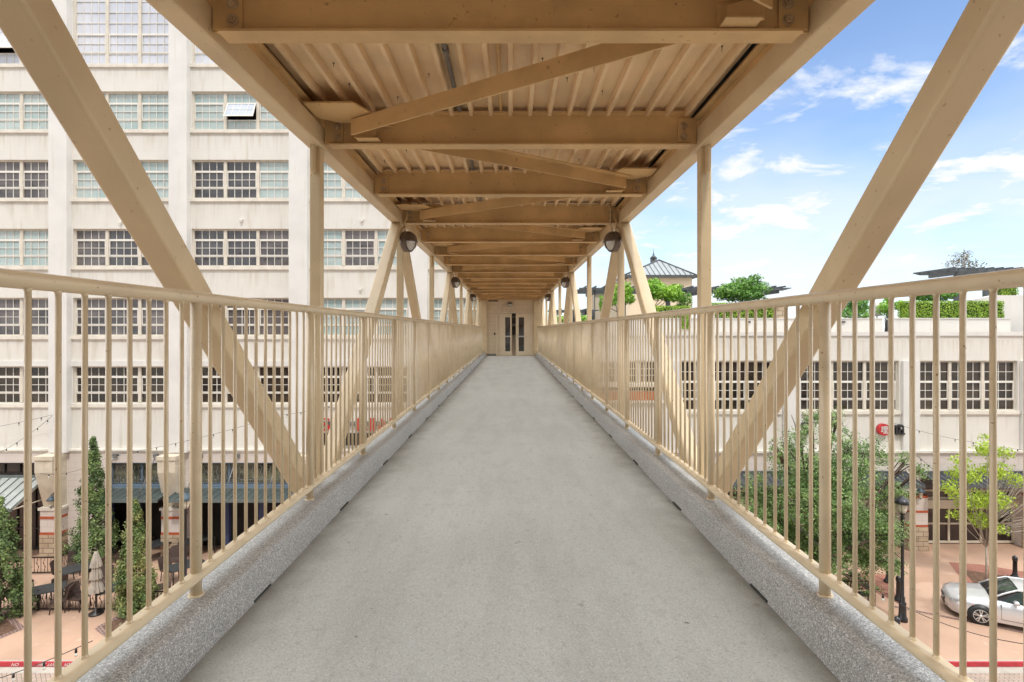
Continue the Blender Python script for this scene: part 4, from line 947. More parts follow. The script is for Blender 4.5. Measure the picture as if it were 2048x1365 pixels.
o = thing('hanging_vine', 'green vine hanging over the white terrace wall, right of the leaning strut', 'vine', (X(1372, 28.1), 28.1, ZT))
b = MB(); leaves(b, 500, lambda: (Vector((random.uniform(X(1362, 28), X(1382, 28)), 28.12+random.uniform(-.05, .05), random.uniform(Z(658, 28), Z(630, 28)))), Vector((0, -1, 0))), .09); b.build('foliage', 'leaf_hedge', o)
o = thing('stone_pillar', 'rough stone pillar at the right end of the terrace hedge', 'pillar', (X(1560, 28.6), 28.6, ZT))
b = MB(); b.box(X(1549, 28.6), X(1573, 28.6), 28.65, 29.2, ZT, Z(606, 28.6)); b.build('shaft', 'stone', o); b = MB(); b.box(X(1547, 28.6), X(1575, 28.6), 28.6, 29.25, Z(606, 28.6), Z(604, 28.6)); b.build('cap', 'sill', o)
# tower with hipped metal roof and small cupola
def hip(b, xa, xb, ya, yb, ze, xr0, xr1, yr, zr): 
    b.add([(xa, ya, ze), (xb, ya, ze), (xb, yb, ze), (xa, yb, ze), (xr0, yr, zr), (xr1, yr, zr)], [(0, 1, 5, 4), (1, 2, 5), (2, 3, 4, 5), (3, 0, 4), (3, 2, 1, 0)])
DT = 44.0
tw = thing('roof_tower', 'cream tower with a grey hipped metal roof, behind the terrace pergola', 'tower', (X(1320, DT), DT, 10))
b = MB(); b.box(X(1258, DT), X(1384, DT), DT, DT+5, 9, Z(556, DT)); b.build('wall', 'creamwall', tw)
xa, xb, ze = X(1248, DT), X(1390, DT), Z(551.5, DT); xr, zr = X(1318, DT+2.7), Z(521, DT+2.7)
b = MB(); hip(b, xa, xb, DT-.3, DT+5.6, ze, xr-.02, xr+.02, DT+2.7, zr); rf = b.build('roof', 'roofmetal', tw)
b = MB()
for i in range(1, 14):
    u = i/14; x_ = xa+(xb-xa)*u; h = min(u/.5, (1-u)/.5) if True else 1
    t1 = min((x_-xa)/(xr-xa), (xb-x_)/(xb-xr)); p0 = Vector((x_, DT-.3, ze)); p1 = Vector((x_, DT-.3+3*t1, ze+(zr-ze)*t1))
    b.tube([p0+Vector((0, 0, .02)), p1+Vector((0, 0, .02))], .03, 4)
for q in ((xa, DT-.3, ze), (xb, DT-.3, ze)): b.tube([Vector(q)+Vector((0, 0, .03)), Vector((xr, DT+2.7, zr+.03))], .07, 6)
b.box(xa-.05, xb+.05, DT-.38, DT-.3, ze-.22, ze+.02); b.box(xa-.05, xa, DT-.38, DT+5.6, ze-.22, ze+.02); b.box(xb, xb+.05, DT-.38, DT+5.6, ze-.22, ze+.02)
b.build('roof_trim', 'roofdark', rf)
def cupola(label, px, pyb, pyt, D, sc):
    t = thing('cupola', label, 'cupola', (X(px, D), D, Z(pyb, D)), 'dark roof cupolas')
    c = (X(px, D), D, Z(pyb, D)); h = Z(pyt, D)-c[2]
    b = MB(); b.lathe([(.28*sc, -1.0*sc), (.28*sc, h*.30), (.33*sc, h*.31), (.33*sc, h*.35)], c, 6, smooth=False); b.build('drum', 'roofdark', t)
    b = MB(); b.lathe([(.34*sc, h*.35), (.2*sc, h*.47), (.07*sc, h*.55), (.09*sc, h*.6), (.035*sc, h*.68), (.008, h)], c, 10); b.build('spire', 'roofdark', t)
cupola('dark cupola with a spire behind the hipped tower roof', 1307, 528, 497, 48, 1.0)
cupola('small dark cupola left of the cream tower, between two bridge struts', 1243, 552, 536, 52, .6)
o = thing('gable_roof_house', 'cream house with a grey roof left of the tower, between the bridge struts', 'house', (X(1240, 50), 50, 10))
b = MB(); b.box(X(1225, 50), X(1262, 50), 50, 54, 9, Z(566, 50)); b.build('wall', 'creamwall', o)
b = MB(); hip(b, X(1221, 50), X(1266, 50), 49.6, 54.6, Z(566, 50), X(1242, 52), X(1244, 52), 52, Z(552, 52)); b.build('roof', 'roofmetal', o)
o = thing('terrace_pavilion', 'narrow cream pavilion with a flat dark eave under the left pergola', 'pavilion', (X(1200, 36.5), 36.5, ZT))
b = MB(); b.box(X(1190, 36.5), X(1244, 36.5), 36.5, 40, ZT, Z(586, 36.5)); b.build('wall', 'creamwall', o)
b = MB(); b.box(X(1186, 36.5), X(1246, 36.5), 36.3, 40.2, Z(586, 36.5), Z(584, 36.5)); b.box(X(1188, 36.5), X(1189.5, 36.5), 36.4, 36.5, ZT, Z(586, 36.5)); b.build('roof', 'pergola', o)
def pergola(label, px0, px1, py, D, depth, n, posts, slope=.0, tilt=0):
    t = thing('pergola', label, 'pergola', (X((px0+px1)/2, D), D, ZT), 'charcoal pergolas of the terrace')
    z = Z(py, D); b = MB(); x0, x1 = X(px0, D), X(px1, D)
    for i in range(n):
        y = D+depth*i/(n-1); x_ = random.uniform(-.12, .12); b.prism([(x0+x_, z+.02), (x0+.35+x_, z-.07), (x1-.35+x_, z-.07), (x1+x_, z+.02), (x1+x_, z+.06), (x0+x_, z+.06)], y-.045, y+.045, 'y')
    for k in range(int((x1-x0)/.55)):
        xx = x0+.25+k*.55; b.box(xx-.03, xx+.03, D-.5, D+depth+.5, z+.062, z+.14)
    b.build('slat_roof', 'pergola', t)
    for xx in (x0+.8, x1-.8): b = MB(); b.box(xx-.08, xx+.08, D+.1, D+depth-.1, z-.26, z-.075); b.build('beam', 'pergola', t)
    for px in posts:
        b = MB(); b.box(X(px, D)-.11, X(px, D)+.11, D+.3, D+.52, ZT, z-.072); b.build('post', 'pergola', t)
pergola('left charcoal pergola over the bright green trees by the tower', 1162, 1400, 578, 31, 3.4, 6, (1250, 1340))
pergola('middle charcoal pergola behind the round terrace tree', 1385, 1585, 578, 31.5, 3.2, 6, (1410, 1500))
pergola('far thin pergola left, seen between the far bridge struts', 1098, 1196, 622, 36, 2, 3, (1112, 1150, 1186))
pergola('right charcoal pergola on thick posts above the long hedge', 1888, 2160, 541, 31.2, 2.2, 4, (1925, 1984))
pergola('low charcoal pergola on a thick post left of the long hedge', 1772, 1860, 583, 30.2, 2.5, 4, (1789,))
limbtree('terrace_tree', 'bright green tree beside the pavilion, left of the light strut', (X(1300, 29.6), 29.6, ZT), Z(558, 29.6),
    [(PW(1300, 580, 29.6), (.8, .7, .6)), (PW(1322, 585, 29.4), (.9, .7, .55)), (PW(1345, 590, 29.6), (.7, .6, .5)), (PW(1352, 575, 29.8), (.45, .4, .25)), (PW(1308, 566, 29.8), (.5, .5, .3))], 3400, .14, 'leaf_tree', 'bark', .07, 'terrace trees', .4)
limbtree('terrace_tree', 'bright green tree farthest left, between two bridge struts', (X(1235, 29.6), 29.6, ZT), Z(560, 29.6),
    [(PW(1245, 580, 29.6), (.7, .6, .5)), (PW(1228, 595, 29.4), (.5, .5, .5)), (PW(1255, 598, 29.6), (.5, .5, .4)), (PW(1205, 606, 30.5), (.25, .3, .6))], 2200, .14, 'leaf_tree', 'bark', .06, 'terrace trees', .4)
limbtree('terrace_tree', 'round green tree on the terrace behind the middle hedge', (X(1483, 29.8), 29.8, ZT), Z(548, 29.8),
    [(PW(1487, 570, 29.8), (.9, .8, .55)), (PW(1460, 582, 29.6), (.9, .8, .5)), (PW(1515, 578, 29.8), (.8, .8, .5)), (PW(1485, 592, 29.8), (1.5, .9, .4)), (PW(1510, 558, 29.9), (.45, .5, .3)), (PW(1440, 590, 29.8), (.5, .5, .4))], 4300, .14, 'leaf_dark', 'bark', .08, 'terrace trees', .4)
limbtree('terrace_tree', 'dark green layered tree behind the right hedge', (X(1865, 29.8), 29.8, ZT), Z(565, 29.8),
    [(PW(1850, 592, 29.8), (.8, .7, .4)), (PW(1885, 590, 29.6), (.8, .7, .4)), (PW(1865, 578, 29.8), (.9, .7, .35)), (PW(1900, 580, 29.9), (.4, .4, .25))], 2800, .15, 'leaf_dark', 'bark', .07, 'terrace trees', .4)
limbtree('terrace_shrub', 'dense dark green shrub where the big right strut meets the rail', (X(1712, 29), 29, ZT), Z(575, 29),
    [(PW(1712, 605, 29), (.75, .6, .7)), (PW(1725, 625, 28.9), (.6, .5, .5)), (PW(1700, 625, 29), (.6, .5, .5)), (PW(1728, 585, 29), (.35, .3, .35))], 3000, .12, 'leaf_dark', 'bark', .05, 'terrace shrubs', .4, cat='shrub')
limbtree('terrace_shrub', 'thin yellow green shrub left of the dark pergola post', (X(1770, 29.2), 29.2, ZT), Z(600, 29.2),
    [(PW(1768, 618, 29.2), (.45, .4, .45)), (PW(1778, 600, 29.2), (.3, .3, .3)), (PW(1800, 612, 29.3), (.4, .3, .35))], 1300, .11, 'leaf_tree', 'bark', .03, 'terrace shrubs', .3, cat='shrub')
b_ = limbtree('bare_tree', 'sparse leafless tree above the railing at the right', (X(1925, 36), 36, ZT), Z(500, 36),
    [(PW(1925, 520, 36), (1.0, .8, .7)), (PW(1905, 528, 36), (.7, .5, .4)), (PW(1948, 530, 36), (.9, .6, .35)), (PW(1930, 508, 36), (.6, .5, .4))], 520, .11, 'leaf_dry', 'twig', .07, nl=9, fill=.2)
limbtree('terrace_vine', 'climbing vine over the stone wall right of the bright green tree', (X(1368, 30), 30, ZT), Z(580, 30),
    [(PW(1370, 602, 30), (.5, .3, .6)), (PW(1360, 618, 30), (.4, .3, .4)), (PW(1355, 590, 30), (.4, .3, .3))], 1500, .11, 'leaf_dark', 'bark', .03, cat='vine')
limbtree('distant_tree', 'small far tree beyond the terrace, between the far bridge struts', (X(1150, 60), 60, 4), Z(622, 60),
    [(PW(1153, 628, 60), (.9, .8, .7)), (PW(1160, 640, 60), (1.6, 1, .8)), (PW(1120, 640, 60), (1.3, 1, .5))], 1200, .3, 'leaf_tree', 'bark', .15)
o = thing('patio_umbrella', 'folded white umbrella beside the terrace shrubs', 'umbrella', (X(1752, 29.4), 29.4, ZT))
b = MB(); c = Vector((X(1754, 29.4), 29.4, 0)); b.lathe([(.02, Z(602, 29.4)), (.13, Z(606, 29.4)), (.2, Z(616, 29.4)), (.17, Z(626, 29.4)), (.24, Z(632, 29.4)), (.03, Z(633, 29.4))], c, 10); b.build('canopy', 'whitepaint', o)
b = MB(); b.cyl((c.x, c.y, ZT), (c.x, c.y, Z(630, 29.4)), .03, n=8); b.build('pole', 'whitepaint', o)
# ------------------------------------------------------------------ plaza furniture
def G(px, py): x, y = gp(px, py); return (x, y, 0)
def make_table():
    t = thing('patio_table', 'x', 'table'); b = MB(); b.box(-.4, .4, -.6, .6, .70, .735); b.build('table_top', 'tabletop', t)
    for sx in (-1, 1):
        for sy in (-1, 1): b = MB(); b.box(sx*.36-.02, sx*.36+.02, sy*.56-.02, sy*.56+.02, 0, .70); b.build('leg', 'iron', t)
    return t
def make_chair():
    t = thing('wicker_chair', 'x', 'chair'); b = MB(); b.box(-.23, .23, -.22, .24, .40, .45); b.build('seat', 'wicker', t)
    b = MB(); n = 7; vs = []
    for i in range(n):
        u = -1+2*i/(n-1); y = .22+.05*(1-u*u); vs += [(u*.24, y, .43), (u*.25, y+.10, .92-.04*u*u), (u*.24, y+.035, .43), (u*.25, y+.135, .92-.04*u*u)]
    fs = []
    for i in range(n-1):
        a, c = i*4, (i+1)*4; fs += [(a, c, c+1, a+1), (a+2, a+3, c+3, c+2), (a+1, c+1, c+3, a+3), (a, a+2, c+2, c)]
    fs += [(0, 1, 3, 2), ((n-1)*4, (n-1)*4+2, (n-1)*4+3, (n-1)*4+1)]
    b.add(vs, fs); b.build('backrest', 'wicker', t)
    for sx in (-1, 1):
        for sy in (-1, 1): b = MB(); b.cyl((sx*.20, sy*.19, .40), (sx*.22, sy*.22, 0), .018, n=6); b.build('leg', 'wicker', t)
    return t
T0 = make_table(); C0 = make_chair(); first = {'t': True, 'c': True}
def place(kind, px, py, rz, label, group):
    src = T0 if kind == 't' else C0
    if first[kind]: o = src; first[kind] = False
    else: o = copy_tree(src)
    o.scale = (1.12, 1.12, 1.08); o.location = G(px, py); o.rotation_euler = (0, 0, R(rz)); o['label'] = label; o['group'] = group
tg, cg = 'black patio tables', 'dark wicker patio chairs'
tabs = [(88, 1218, -58, 'black patio table just behind the front iron fence, nearest the left conifer'), (158, 1172, -50, 'black patio table behind the folded umbrella, toward the back fence'),
        (232, 1212, -50, 'black patio table between the folded umbrella and the middle conifer'), (222, 1112, -35, 'black patio table by the navy shopfront, left of the middle conifer'),
        (318, 1118, -35, 'black patio table by the shopfront, right of the middle conifer'), (372, 1165, -40, 'black patio table at the foot of the left street lamp'), (395, 1110, -40, 'black patio table against the shopfront behind the thick railing post')]
for px, py, rz, lb_ in tabs: place('t', px, py, rz, lb_, tg)
chs = [(60, 1214, 100, 'wicker chair between the left conifer and the front table'), (48, 1186, 60, 'wicker chair behind the left conifer, facing the front table'),
       (120, 1222, -70, 'wicker chair right of the front table, close to the iron fence'), (112, 1196, -120, 'wicker chair behind the front table'),
       (128, 1165, 95, 'wicker chair left of the table behind the umbrella'), (148, 1150, 30, 'wicker chair at the back of the table behind the umbrella'),
       (186, 1160, -70, 'wicker chair right of the table behind the umbrella'), (160, 1218, 80, 'wicker chair left of the folded umbrella'),
       (210, 1186, 30, 'wicker chair behind the table between umbrella and middle conifer'), (252, 1214, -75, 'wicker chair hidden partly by the middle conifer'),
       (218, 1090, 20, 'wicker chair against the shopfront, left of the middle conifer'), (248, 1122, -80, 'wicker chair at the shopfront table, touching the middle conifer'),
       (345, 1122, -80, 'wicker chair right of the shopfront table, beside the stone pillar'), (300, 1092, 20, 'wicker chair behind the shopfront table right of the conifer'),
       (340, 1160, 70, 'wicker chair left of the street lamp table'), (352, 1140, 20, 'wicker chair behind the street lamp table'), (328, 1195, 120, 'wicker chair nearest the bridge, in front of the street lamp table'),
       (385, 1095, 10, 'wicker chair against the stone pillar behind the street lamp')]
for px, py, rz, lb_ in chs: place('c', px, py, rz, lb_, cg)
# folded umbrella
D = 20.8; t = thing('patio_umbrella', 'folded grey beige patio umbrella standing at the front iron fence', 'umbrella', (X(192, D), D, 0)); c = Vector((X(192, D), D, 0))
b = MB(); n = 22; vs = []; fs = []
prof = [(.045, 2.44), (.10, 2.25), (.15, 2.0), (.17, 1.84), (.10, 1.80), (.14, 1.65), (.185, 1.38), (.11, 1.33), (.15, 1.2), (.22, .98), (.235, .86), (.03, .9)]
for i, (r, z) in enumerate(prof):
    for k in range(n): rr = r*(1+.22*(-1)**k*min(1, i/2)); a = 2*math.pi*k/n; vs.append((c.x+rr*math.cos(a), c.y+rr*math.sin(a), z))
for i in range(len(prof)-1):
    for k in range(n): fs.append((i*n+k, i*n+(k+1) % n, (i+1)*n+(k+1) % n, (i+1)*n+k))
b.add(vs, fs); b.build('canopy', 'canvas', t)
b = MB(); b.cyl((c.x, c.y, 0), (c.x, c.y, 2.46), .022, n=8); b.lathe([(.01, 2.56), (.035, 2.53), (.03, 2.47), (.01, 2.44)], c, 8); b.build('pole', 'wicker', t)
b = MB(); b.lathe([(.25, 0), (.25, .05), (.06, .09), (.04, .3)], c, 14); b.build('base', 'iron', t)
# iron fences
def iron_fence(label, pts, h=.78):
    t = thing('iron_fence', label, 'fence', pts[0], 'low black iron patio fences'); rails = MB(); bars = MB(); scr = MB()
    for i in range(len(pts)-1):
        a = Vector(pts[i]); c = Vector(pts[i+1]); L_ = (c-a).length; d = (c-a)/L_
        for z in (.08, h-.02): rails.sweep([(-.02, -.025), (.02, -.025), (.02, .025), (-.02, .025)], a+Vector((0, 0, z)), c+Vector((0, 0, z)))
        n = int(L_/.14)
        for k in range(1, n):
            p = a+d*(L_*k/n)
            if k % 2: bars.tube([p+Vector((0, 0, .08)), p+Vector((0, 0, h-.03))], .011, 4)
            else:
                pts2 = []
                for q in range(25):
                    u = q/24; zz_ = .1+(h-.14)*u; amp = .045*math.sin(2*math.pi*(u-.2)/.6) if .2 < u < .8 else 0
                    pts2.append(p+d*amp+Vector((0, 0, zz_)))
                scr.tube(pts2, .010, 4)
                for sgn, zc in ((1, h*.42), (-1, h*.62)): scr.tube([p+d*sgn*(.03+.028*math.cos(a_))+Vector((0, 0, zc+.028*math.sin(a_))) for a_ in [j*.9 for j in range(8)]], .007, 4)
        b = MB(); b.box(a.x-.03, a.x+.03, a.y-.03, a.y+.03, 0, h+.04); b.build('post', 'iron', t)
        m = int(L_/2.0)
        for k in range(1, m+1):
            p = a+d*(L_*k/(m+1)); b = MB(); b.box(p.x-.03, p.x+.03, p.y-.03, p.y+.03, 0, h+.04); b.build('post', 'iron', t)
    rails.build('rails', 'iron', t); bars.build('bars', 'iron', t); scr.build('scrolls', 'iron', t)
iron_fence('long black scrolled iron fence at the front of the patio', [G(-200, 1222), G(445, 1222)])
iron_fence('short black scrolled iron fence at the back left of the patio', [G(-120, 1200), G(35, 1150), G(122, 1148), G(150, 1118)])
# lamp posts
def lamp_post(px, py, top_py, label, capm):
    x, y, _ = G(px, py); t = thing('street_lamp', label, 'street lamp', (x, y, 0), 'dark street lamps of the plaza'); c = Vector((x, y, 0)); H = EYE-(top_py-660)*y/F
    b = MB(); b.lathe([(.17, 0), (.17, .12), (.13, .18), (.115, .6), (.13, .68), (.085, .74), (.08, .9), (.055, .95), (.05, H-.95), (.075, H-.93), (.05, H-.88), (.085, H-.84), (.05, H-.78), (.09, H-.70), (.12, H-.66)], c, 14); b.build('pole', 'post', t)
    b = MB(); b.lathe([(.11, H-.66), (.15, H-.52), (.17, H-.34), (.165, H-.30)], c, 12); b.build('lantern_glass', 'lantern', t)
    b = MB()
    for k in range(4): a = R(45+90*k); u = Vector((math.cos(a), math.sin(a), 0)); b.tube([c+u*.115+Vector((0, 0, H-.66)), c+u*.175+Vector((0, 0, H-.32))], .012, 5)
    b.build('lantern_cage', 'post', t)
    b = MB(); b.lathe([(.26, H-.31), (.27, H-.27), (.22, H-.17), (.13, H-.09), (.05, H-.06), (.03, H-.03), (.01, H)], c, 18); b.build('cap', capm, t)
lamp_post(371, 1197, 985, 'dark street lamp with a blue grey cap on the left patio', 'lanterncap')
lamp_post(1805, 1242, 991, 'dark street lamp between bollards on the right plaza', 'post')
def bollard(px, py, label, h=1.0):
    x, y, _ = G(px, py); t = thing('bollard', label, 'bollard', (x, y, 0), 'black iron bollards'); c = (x, y, 0)
    b = MB(); b.lathe([(.17, 0), (.17, .07), (.12, .13), (.10, .2), (.085, .24), (.08, h-.22), (.10, h-.21), (.10, h-.17), (.085, h-.16)], c, 14); b.build('shaft', 'post', t)
    b = MB(); b.lathe([(.085, h-.16), (.105, h-.13), (.095, h-.07), (.05, h-.02), (.02, h), (.012, h+.02)], c, 14); b.build('cap', 'post', t)
bollard(1776, 1165, 'black bollard on the red brick paving, farther from the bridge'); bollard(1797, 1201, 'black bollard touching the street lamp pole')
bollard(2030, 1157, 'black bollard behind the silver car'); bollard(1794, 1292, 'black bollard nearest the bridge, below the street lamp', 1.02)
# wall lanterns
def wall_lantern(px, py, D, label, sc=1):
    t = thing('wall_lantern', label, 'lantern', (X(px, D), D, Z(py, D)), 'wall lanterns on the stone pillars'); c = Vector((X(px, D), D, Z(py, D)))
    b = MB(); b.lathe([(.05*sc, -.24*sc), (.10*sc, .02*sc)], c, 4, smooth=False); b.build('glass', 'lantern', t)
    b = MB(); b.lathe([(.17*sc, .02*sc), (.15*sc, .06*sc), (.05*sc, .17*sc), (.015*sc, .26*sc)], c, 10); b.build('cap', 'lanterncap', t)
    b = MB(); b.lathe([(.02*sc, -.3*sc), (.06*sc, -.24*sc)], c, 6); b.build('finial', 'lanterncap', t)
    b = MB(); b.tube([c+Vector((0, 0, .22*sc)), c+Vector((.1*sc, .05, .34*sc)), c+Vector((.22*sc, .1, .3*sc)), c+Vector((.26*sc, .25, .2*sc))], .018*sc, 5); b.build('bracket', 'iron', t)
wall_lantern(102, 1002, 25.8, 'lantern on the pillar beside the pale grey awning', 1.1)
wall_lantern(347, 1000, 25.8, 'lantern on the pillar behind the left street lamp', 1.1)
wall_lantern(1841, 985, 26.5, 'lantern on the pillar behind the right street lamp', 1.15)
# festoon lights
def festoon(label, a, c, sag, nb, r=.008, bulbs=True):
    a = Vector(a); c = Vector(c); t = thing('string_lights', label, 'string lights', tuple(a), 'strings of festoon bulbs')
    f = lambda u: a.lerp(c, u)-Vector((0, 0, sag*4*u*(1-u)))
    b = MB(); b.tube([f(i/24) for i in range(25)], r, 5); b.build('cord', 'iron', t)
    for i in range(nb):
        p = f((i+.5)/nb); b = MB(); b.cyl(p, p-Vector((0, 0, .09)), .02, .026, n=7); s_ = b.build('socket', 'iron', t)
        b = MB(); b.lathe([(.012, -.09), (.032, -.13), (.03, -.155), (.006, -.175)], p, 8); b.build('bulb', 'bulb', s_)
festoon('string lights across the white wall at the far left, upper cord', P(-120, 870, 25.9), P(105, 830, 26), .1, 5)
festoon('string lights dropping to the left from the far left wall hook', P(105, 832, 26), P(-20, 915, 24.5), .15, 6)
festoon('string lights rising across the wall above the green awnings', P(218, 912, 25.8), P(560, 830, 25.9), .18, 9)
festoon('string lights above the second awning near the leaning strut', P(560, 830, 25.9), P(700, 800, 25.9), .12, 5)
festoon('string lights on the tiled band beside the corbel', P(80, 948, 25.2), P(219, 912, 25.8), .3, 4)
festoon('string lights sloping down to the right of the black letter sign', P(1785, 846, 26.6), P(1965, 888, 26.2), .1, 5)
festoon('string lights at the far right above the young tree', P(1965, 888, 26.2), P(2200, 902, 26.2), .2, 5)
festoon('string lights in front of the live oak, ending above the silver car', P(1560, 1010, 15), P(2060, 1290, 10.5), .75, 5, .008)
festoon('string lights crossing below the left railing at the fire lane', P(-60, 1375, 12), P(185, 1282, 11), .06, 4, .01)
festoon('string lights in front of the right shopfront awnings', P(1835, 912, 26.2), P(1880, 950, 24), .02, 3, .012)
# metal bench and table under the oak
o = thing('metal_bench', 'black slatted metal bench under the live oak, just beyond the right kerb', 'bench', G(1712, 1215)); x, y, _ = G(1712, 1215)
b = MB(); [b.box(x-.8, x+.8, y+q*.1, y+q*.1+.07, .43, .455) for q in range(4)]; b.build('seat', 'iron', o)
b = MB(); b.box(x-.8, x+.8, y+.45, y+.47, .8, .84); b.box(x-.8, x+.8, y+.42, y+.44, .5, .53); [b.box(x-.78+k*.12, x-.765+k*.12, y+.425, y+.455, .5, .84) for k in range(14)]; b.build('backrest', 'iron', o)
for sx in (-.76, .76): b = MB(); b.tube([(x+sx, y+.02, 0), (x+sx, y+.02, .66), (x+sx, y+.42, .66), (x+sx, y+.42, 0)], .025, 6); b.build('leg', 'iron', o)
o = thing('round_table', 'round grey cafe table beside the black bench under the live oak', 'table', G(1568, 1122)); x, y, _ = G(1568, 1122)
b = MB(); b.lathe([(.42, .70), (.42, .74)], (x, y, 0), 20); b.build('table_top', 'awn_grey', o); b = MB(); b.lathe([(.24, 0), (.24, .03), (.035, .06), (.03, .70)], (x, y, 0), 12); b.build('pedestal', 'iron', o)

# ------------------------------------------------------------------ vegetation of the plaza
def conifer(px, py, top_py, label, rad, lm, n, seed, lean=.5):
    random.seed(seed); x, y, _ = G(px, py); H = EYE-(top_py-660)*y/F
    t = thing('conifer', label, 'conifer', (x, y, 0), 'slender conifers of the patio')
    b = MB(); b.tube([(x, y, 0), (x+.02, y, H*.5), (x, y, H*.96)], .07, 7, r1=.01); br = b
    tufts = []
    for i in range(int(H*44)):
        u = random.random()**1.15; z = .12+u*(H-.25); a = random.uniform(0, 6.283)
        prof = rad*(1-u)**.8*(.35+.65*min(1, (u+.06)/.18))*random.uniform(.55, 1.12)*(1+.3*mnoise.noise((a, z*1.3, seed)))
        tufts.append((Vector((x+prof*math.cos(a), y+prof*math.sin(a), z)), max(.07, .20*(1-u*.6)), a))
    for c, r, a in tufts[::3]: br.tube([(x, y, c.z-.1), c], .012, 4, r1=.004)
    br.build('trunk', 'bark', t)
    def f():
        c, r, a = random.choice(tufts); d = Vector((math.cos(a), math.sin(a), random.uniform(-.1, 1.0)))
        return c+Vector((random.gauss(0, .5)*r, random.gauss(0, .5)*r, random.gauss(0, .75)*r)), d
    b = MB(); leaves(b, int(n*1.7), f, .105, aspect=.5); b.build('crown', lm, t)
conifer(186, 1132, 872, 'tallest conifer, in front of the solid wall between the awnings', .98, 'leaf_con', 9500, 1)
conifer(270, 1228, 1000, 'middle conifer with browner foliage, in a brick edged bed', .74, 'leaf_con2', 9500, 2)
conifer(-2, 1240, 985, 'broad conifer cut by the left edge of the view', 1.0, 'leaf_con', 8500, 3)
# ground plants in the bed
random.seed(8); x, y, _ = G(300, 1258)
o = thing('flower_bed_plants', 'low reddish plants in the brick edged bed by the left kerb', 'plants', (x, y, 0)); b = MB()
leaves(b, 700, lambda: (Vector((x+random.gauss(0, .55), y+random.gauss(0, .25), random.uniform(.03, .3))), Vector((0, 0, 1))), .09); b.build('foliage', 'leaf_dry', o)
# live oak
random.seed(21)
def wp(px, py, D): return PW(px, py, D)
oak = []
for px, py, r in ((1640, 1000, 2.0), (1560, 1040, 1.7), (1720, 1050, 1.7), (1600, 940, 1.5), (1690, 950, 1.5), (1520, 985, 1.2), (1770, 985, 1.1), (1640, 1100, 1.7), (1740, 1110, 1.3),
                  (1560, 1110, 1.3), (1500, 1040, 1.1), (1690, 890, 1.0), (1745, 905, .9), (1600, 880, .9), (1665, 835, .7), (1810, 925, .65), (1560, 900, .7), (1790, 1060, .8), (1780, 1130, .6), (1625, 838, .55), (1710, 1160, .7), (1840, 940, .4), (1590, 1150, .8), (1740, 1180, .35)):
    D = 21.3+random.uniform(-1.3, 1.3); oak.append((wp(px, py, D), (r*.72, r*.72, r*.56)))
ot = limbtree('live_oak', 'large live oak with small dense leaves, covering the black letter sign', (X(1635, 21.5), 21.5, 0), 9, oak, 10, .09, 'leaf_oak', 'bark', .2, nl=6, fill=.15, trunk_top=1.9)
bpy.data.objects.remove([c for c in ot.children if c.name.startswith('crown')][0])
fn = blobpts([(c, tuple(q*1.22 for q in r)) for c, r in oak], 0); cl = []; tw_ = MB()
for i in range(1500):
    c, d = fn(); cl.append((c, random.uniform(.10, .30)))
    if i % 5 == 0: tw_.tube([c-d*.5-Vector((0, 0, .15)), c-d*.2, c+d*.12], .012, 4, r1=.003)
tw_.build('twigs', 'bark', ot)
def fo():
    c, r = random.choice(cl); d = Vector((random.gauss(0, 1), random.gauss(0, 1), random.gauss(0, .7)))
    return c+d*r*.75, (d.normalized()+Vector((0, -.2, .8)))
b = MB(); leaves(b, 80000, fo, .088, aspect=.5); b.build('crown', 'leaf_oak', ot)
random.seed(31)
yt = []
for px, py, r in ((1975, 900, .45), (1930, 950, .5), (1990, 940, .5), (1940, 1000, .55), (1990, 1000, .5), (1900, 975, .35), (2010, 905, .3), (1960, 1040, .45), (2000, 1060, .3), (1910, 1030, .3), (1975, 875, .25), (1920, 920, .3), (2030, 960, .35)):
    yt.append((wp(px, py, 23.2+random.uniform(-.5, .5)), (r*1.5, r*1.5, r*1.0)))
tr = limbtree('young_tree', 'young tree with bright yellow green leaves at the right edge', (X(1972, 23.3), 23.3, 0), 7, yt, 3800, .12, 'leaf_young', 'twig', .05, nl=4, fill=.1, trunk_top=1.6)
b = MB(); c0 = Vector((X(1975, 23.3), 23.3, 2.2))
for i in range(46):
    e = Vector(P(random.uniform(1985, 2110), random.uniform(900, 1075), 23.3+random.uniform(-.8, .8))); m = c0.lerp(e, .5)+Vector((random.uniform(-.2, .2), 0, random.uniform(-.1, .35)))
    b.tube([c0.lerp(e, .1), m, e], .016, 4, r1=.004); b.tube([m, m.lerp(e, .6)+Vector((random.uniform(-.3, .3), random.uniform(-.3, .3), random.uniform(-.3, .3)))], .008, 4, r1=.003)
b.build('bare_twigs', 'twig', tr)

# ------------------------------------------------------------------ silver car
car = thing('parked_car', 'silver sedan parked on the brick lane at the right edge, nose to the left', 'car', (17.9, 19.7, 0))
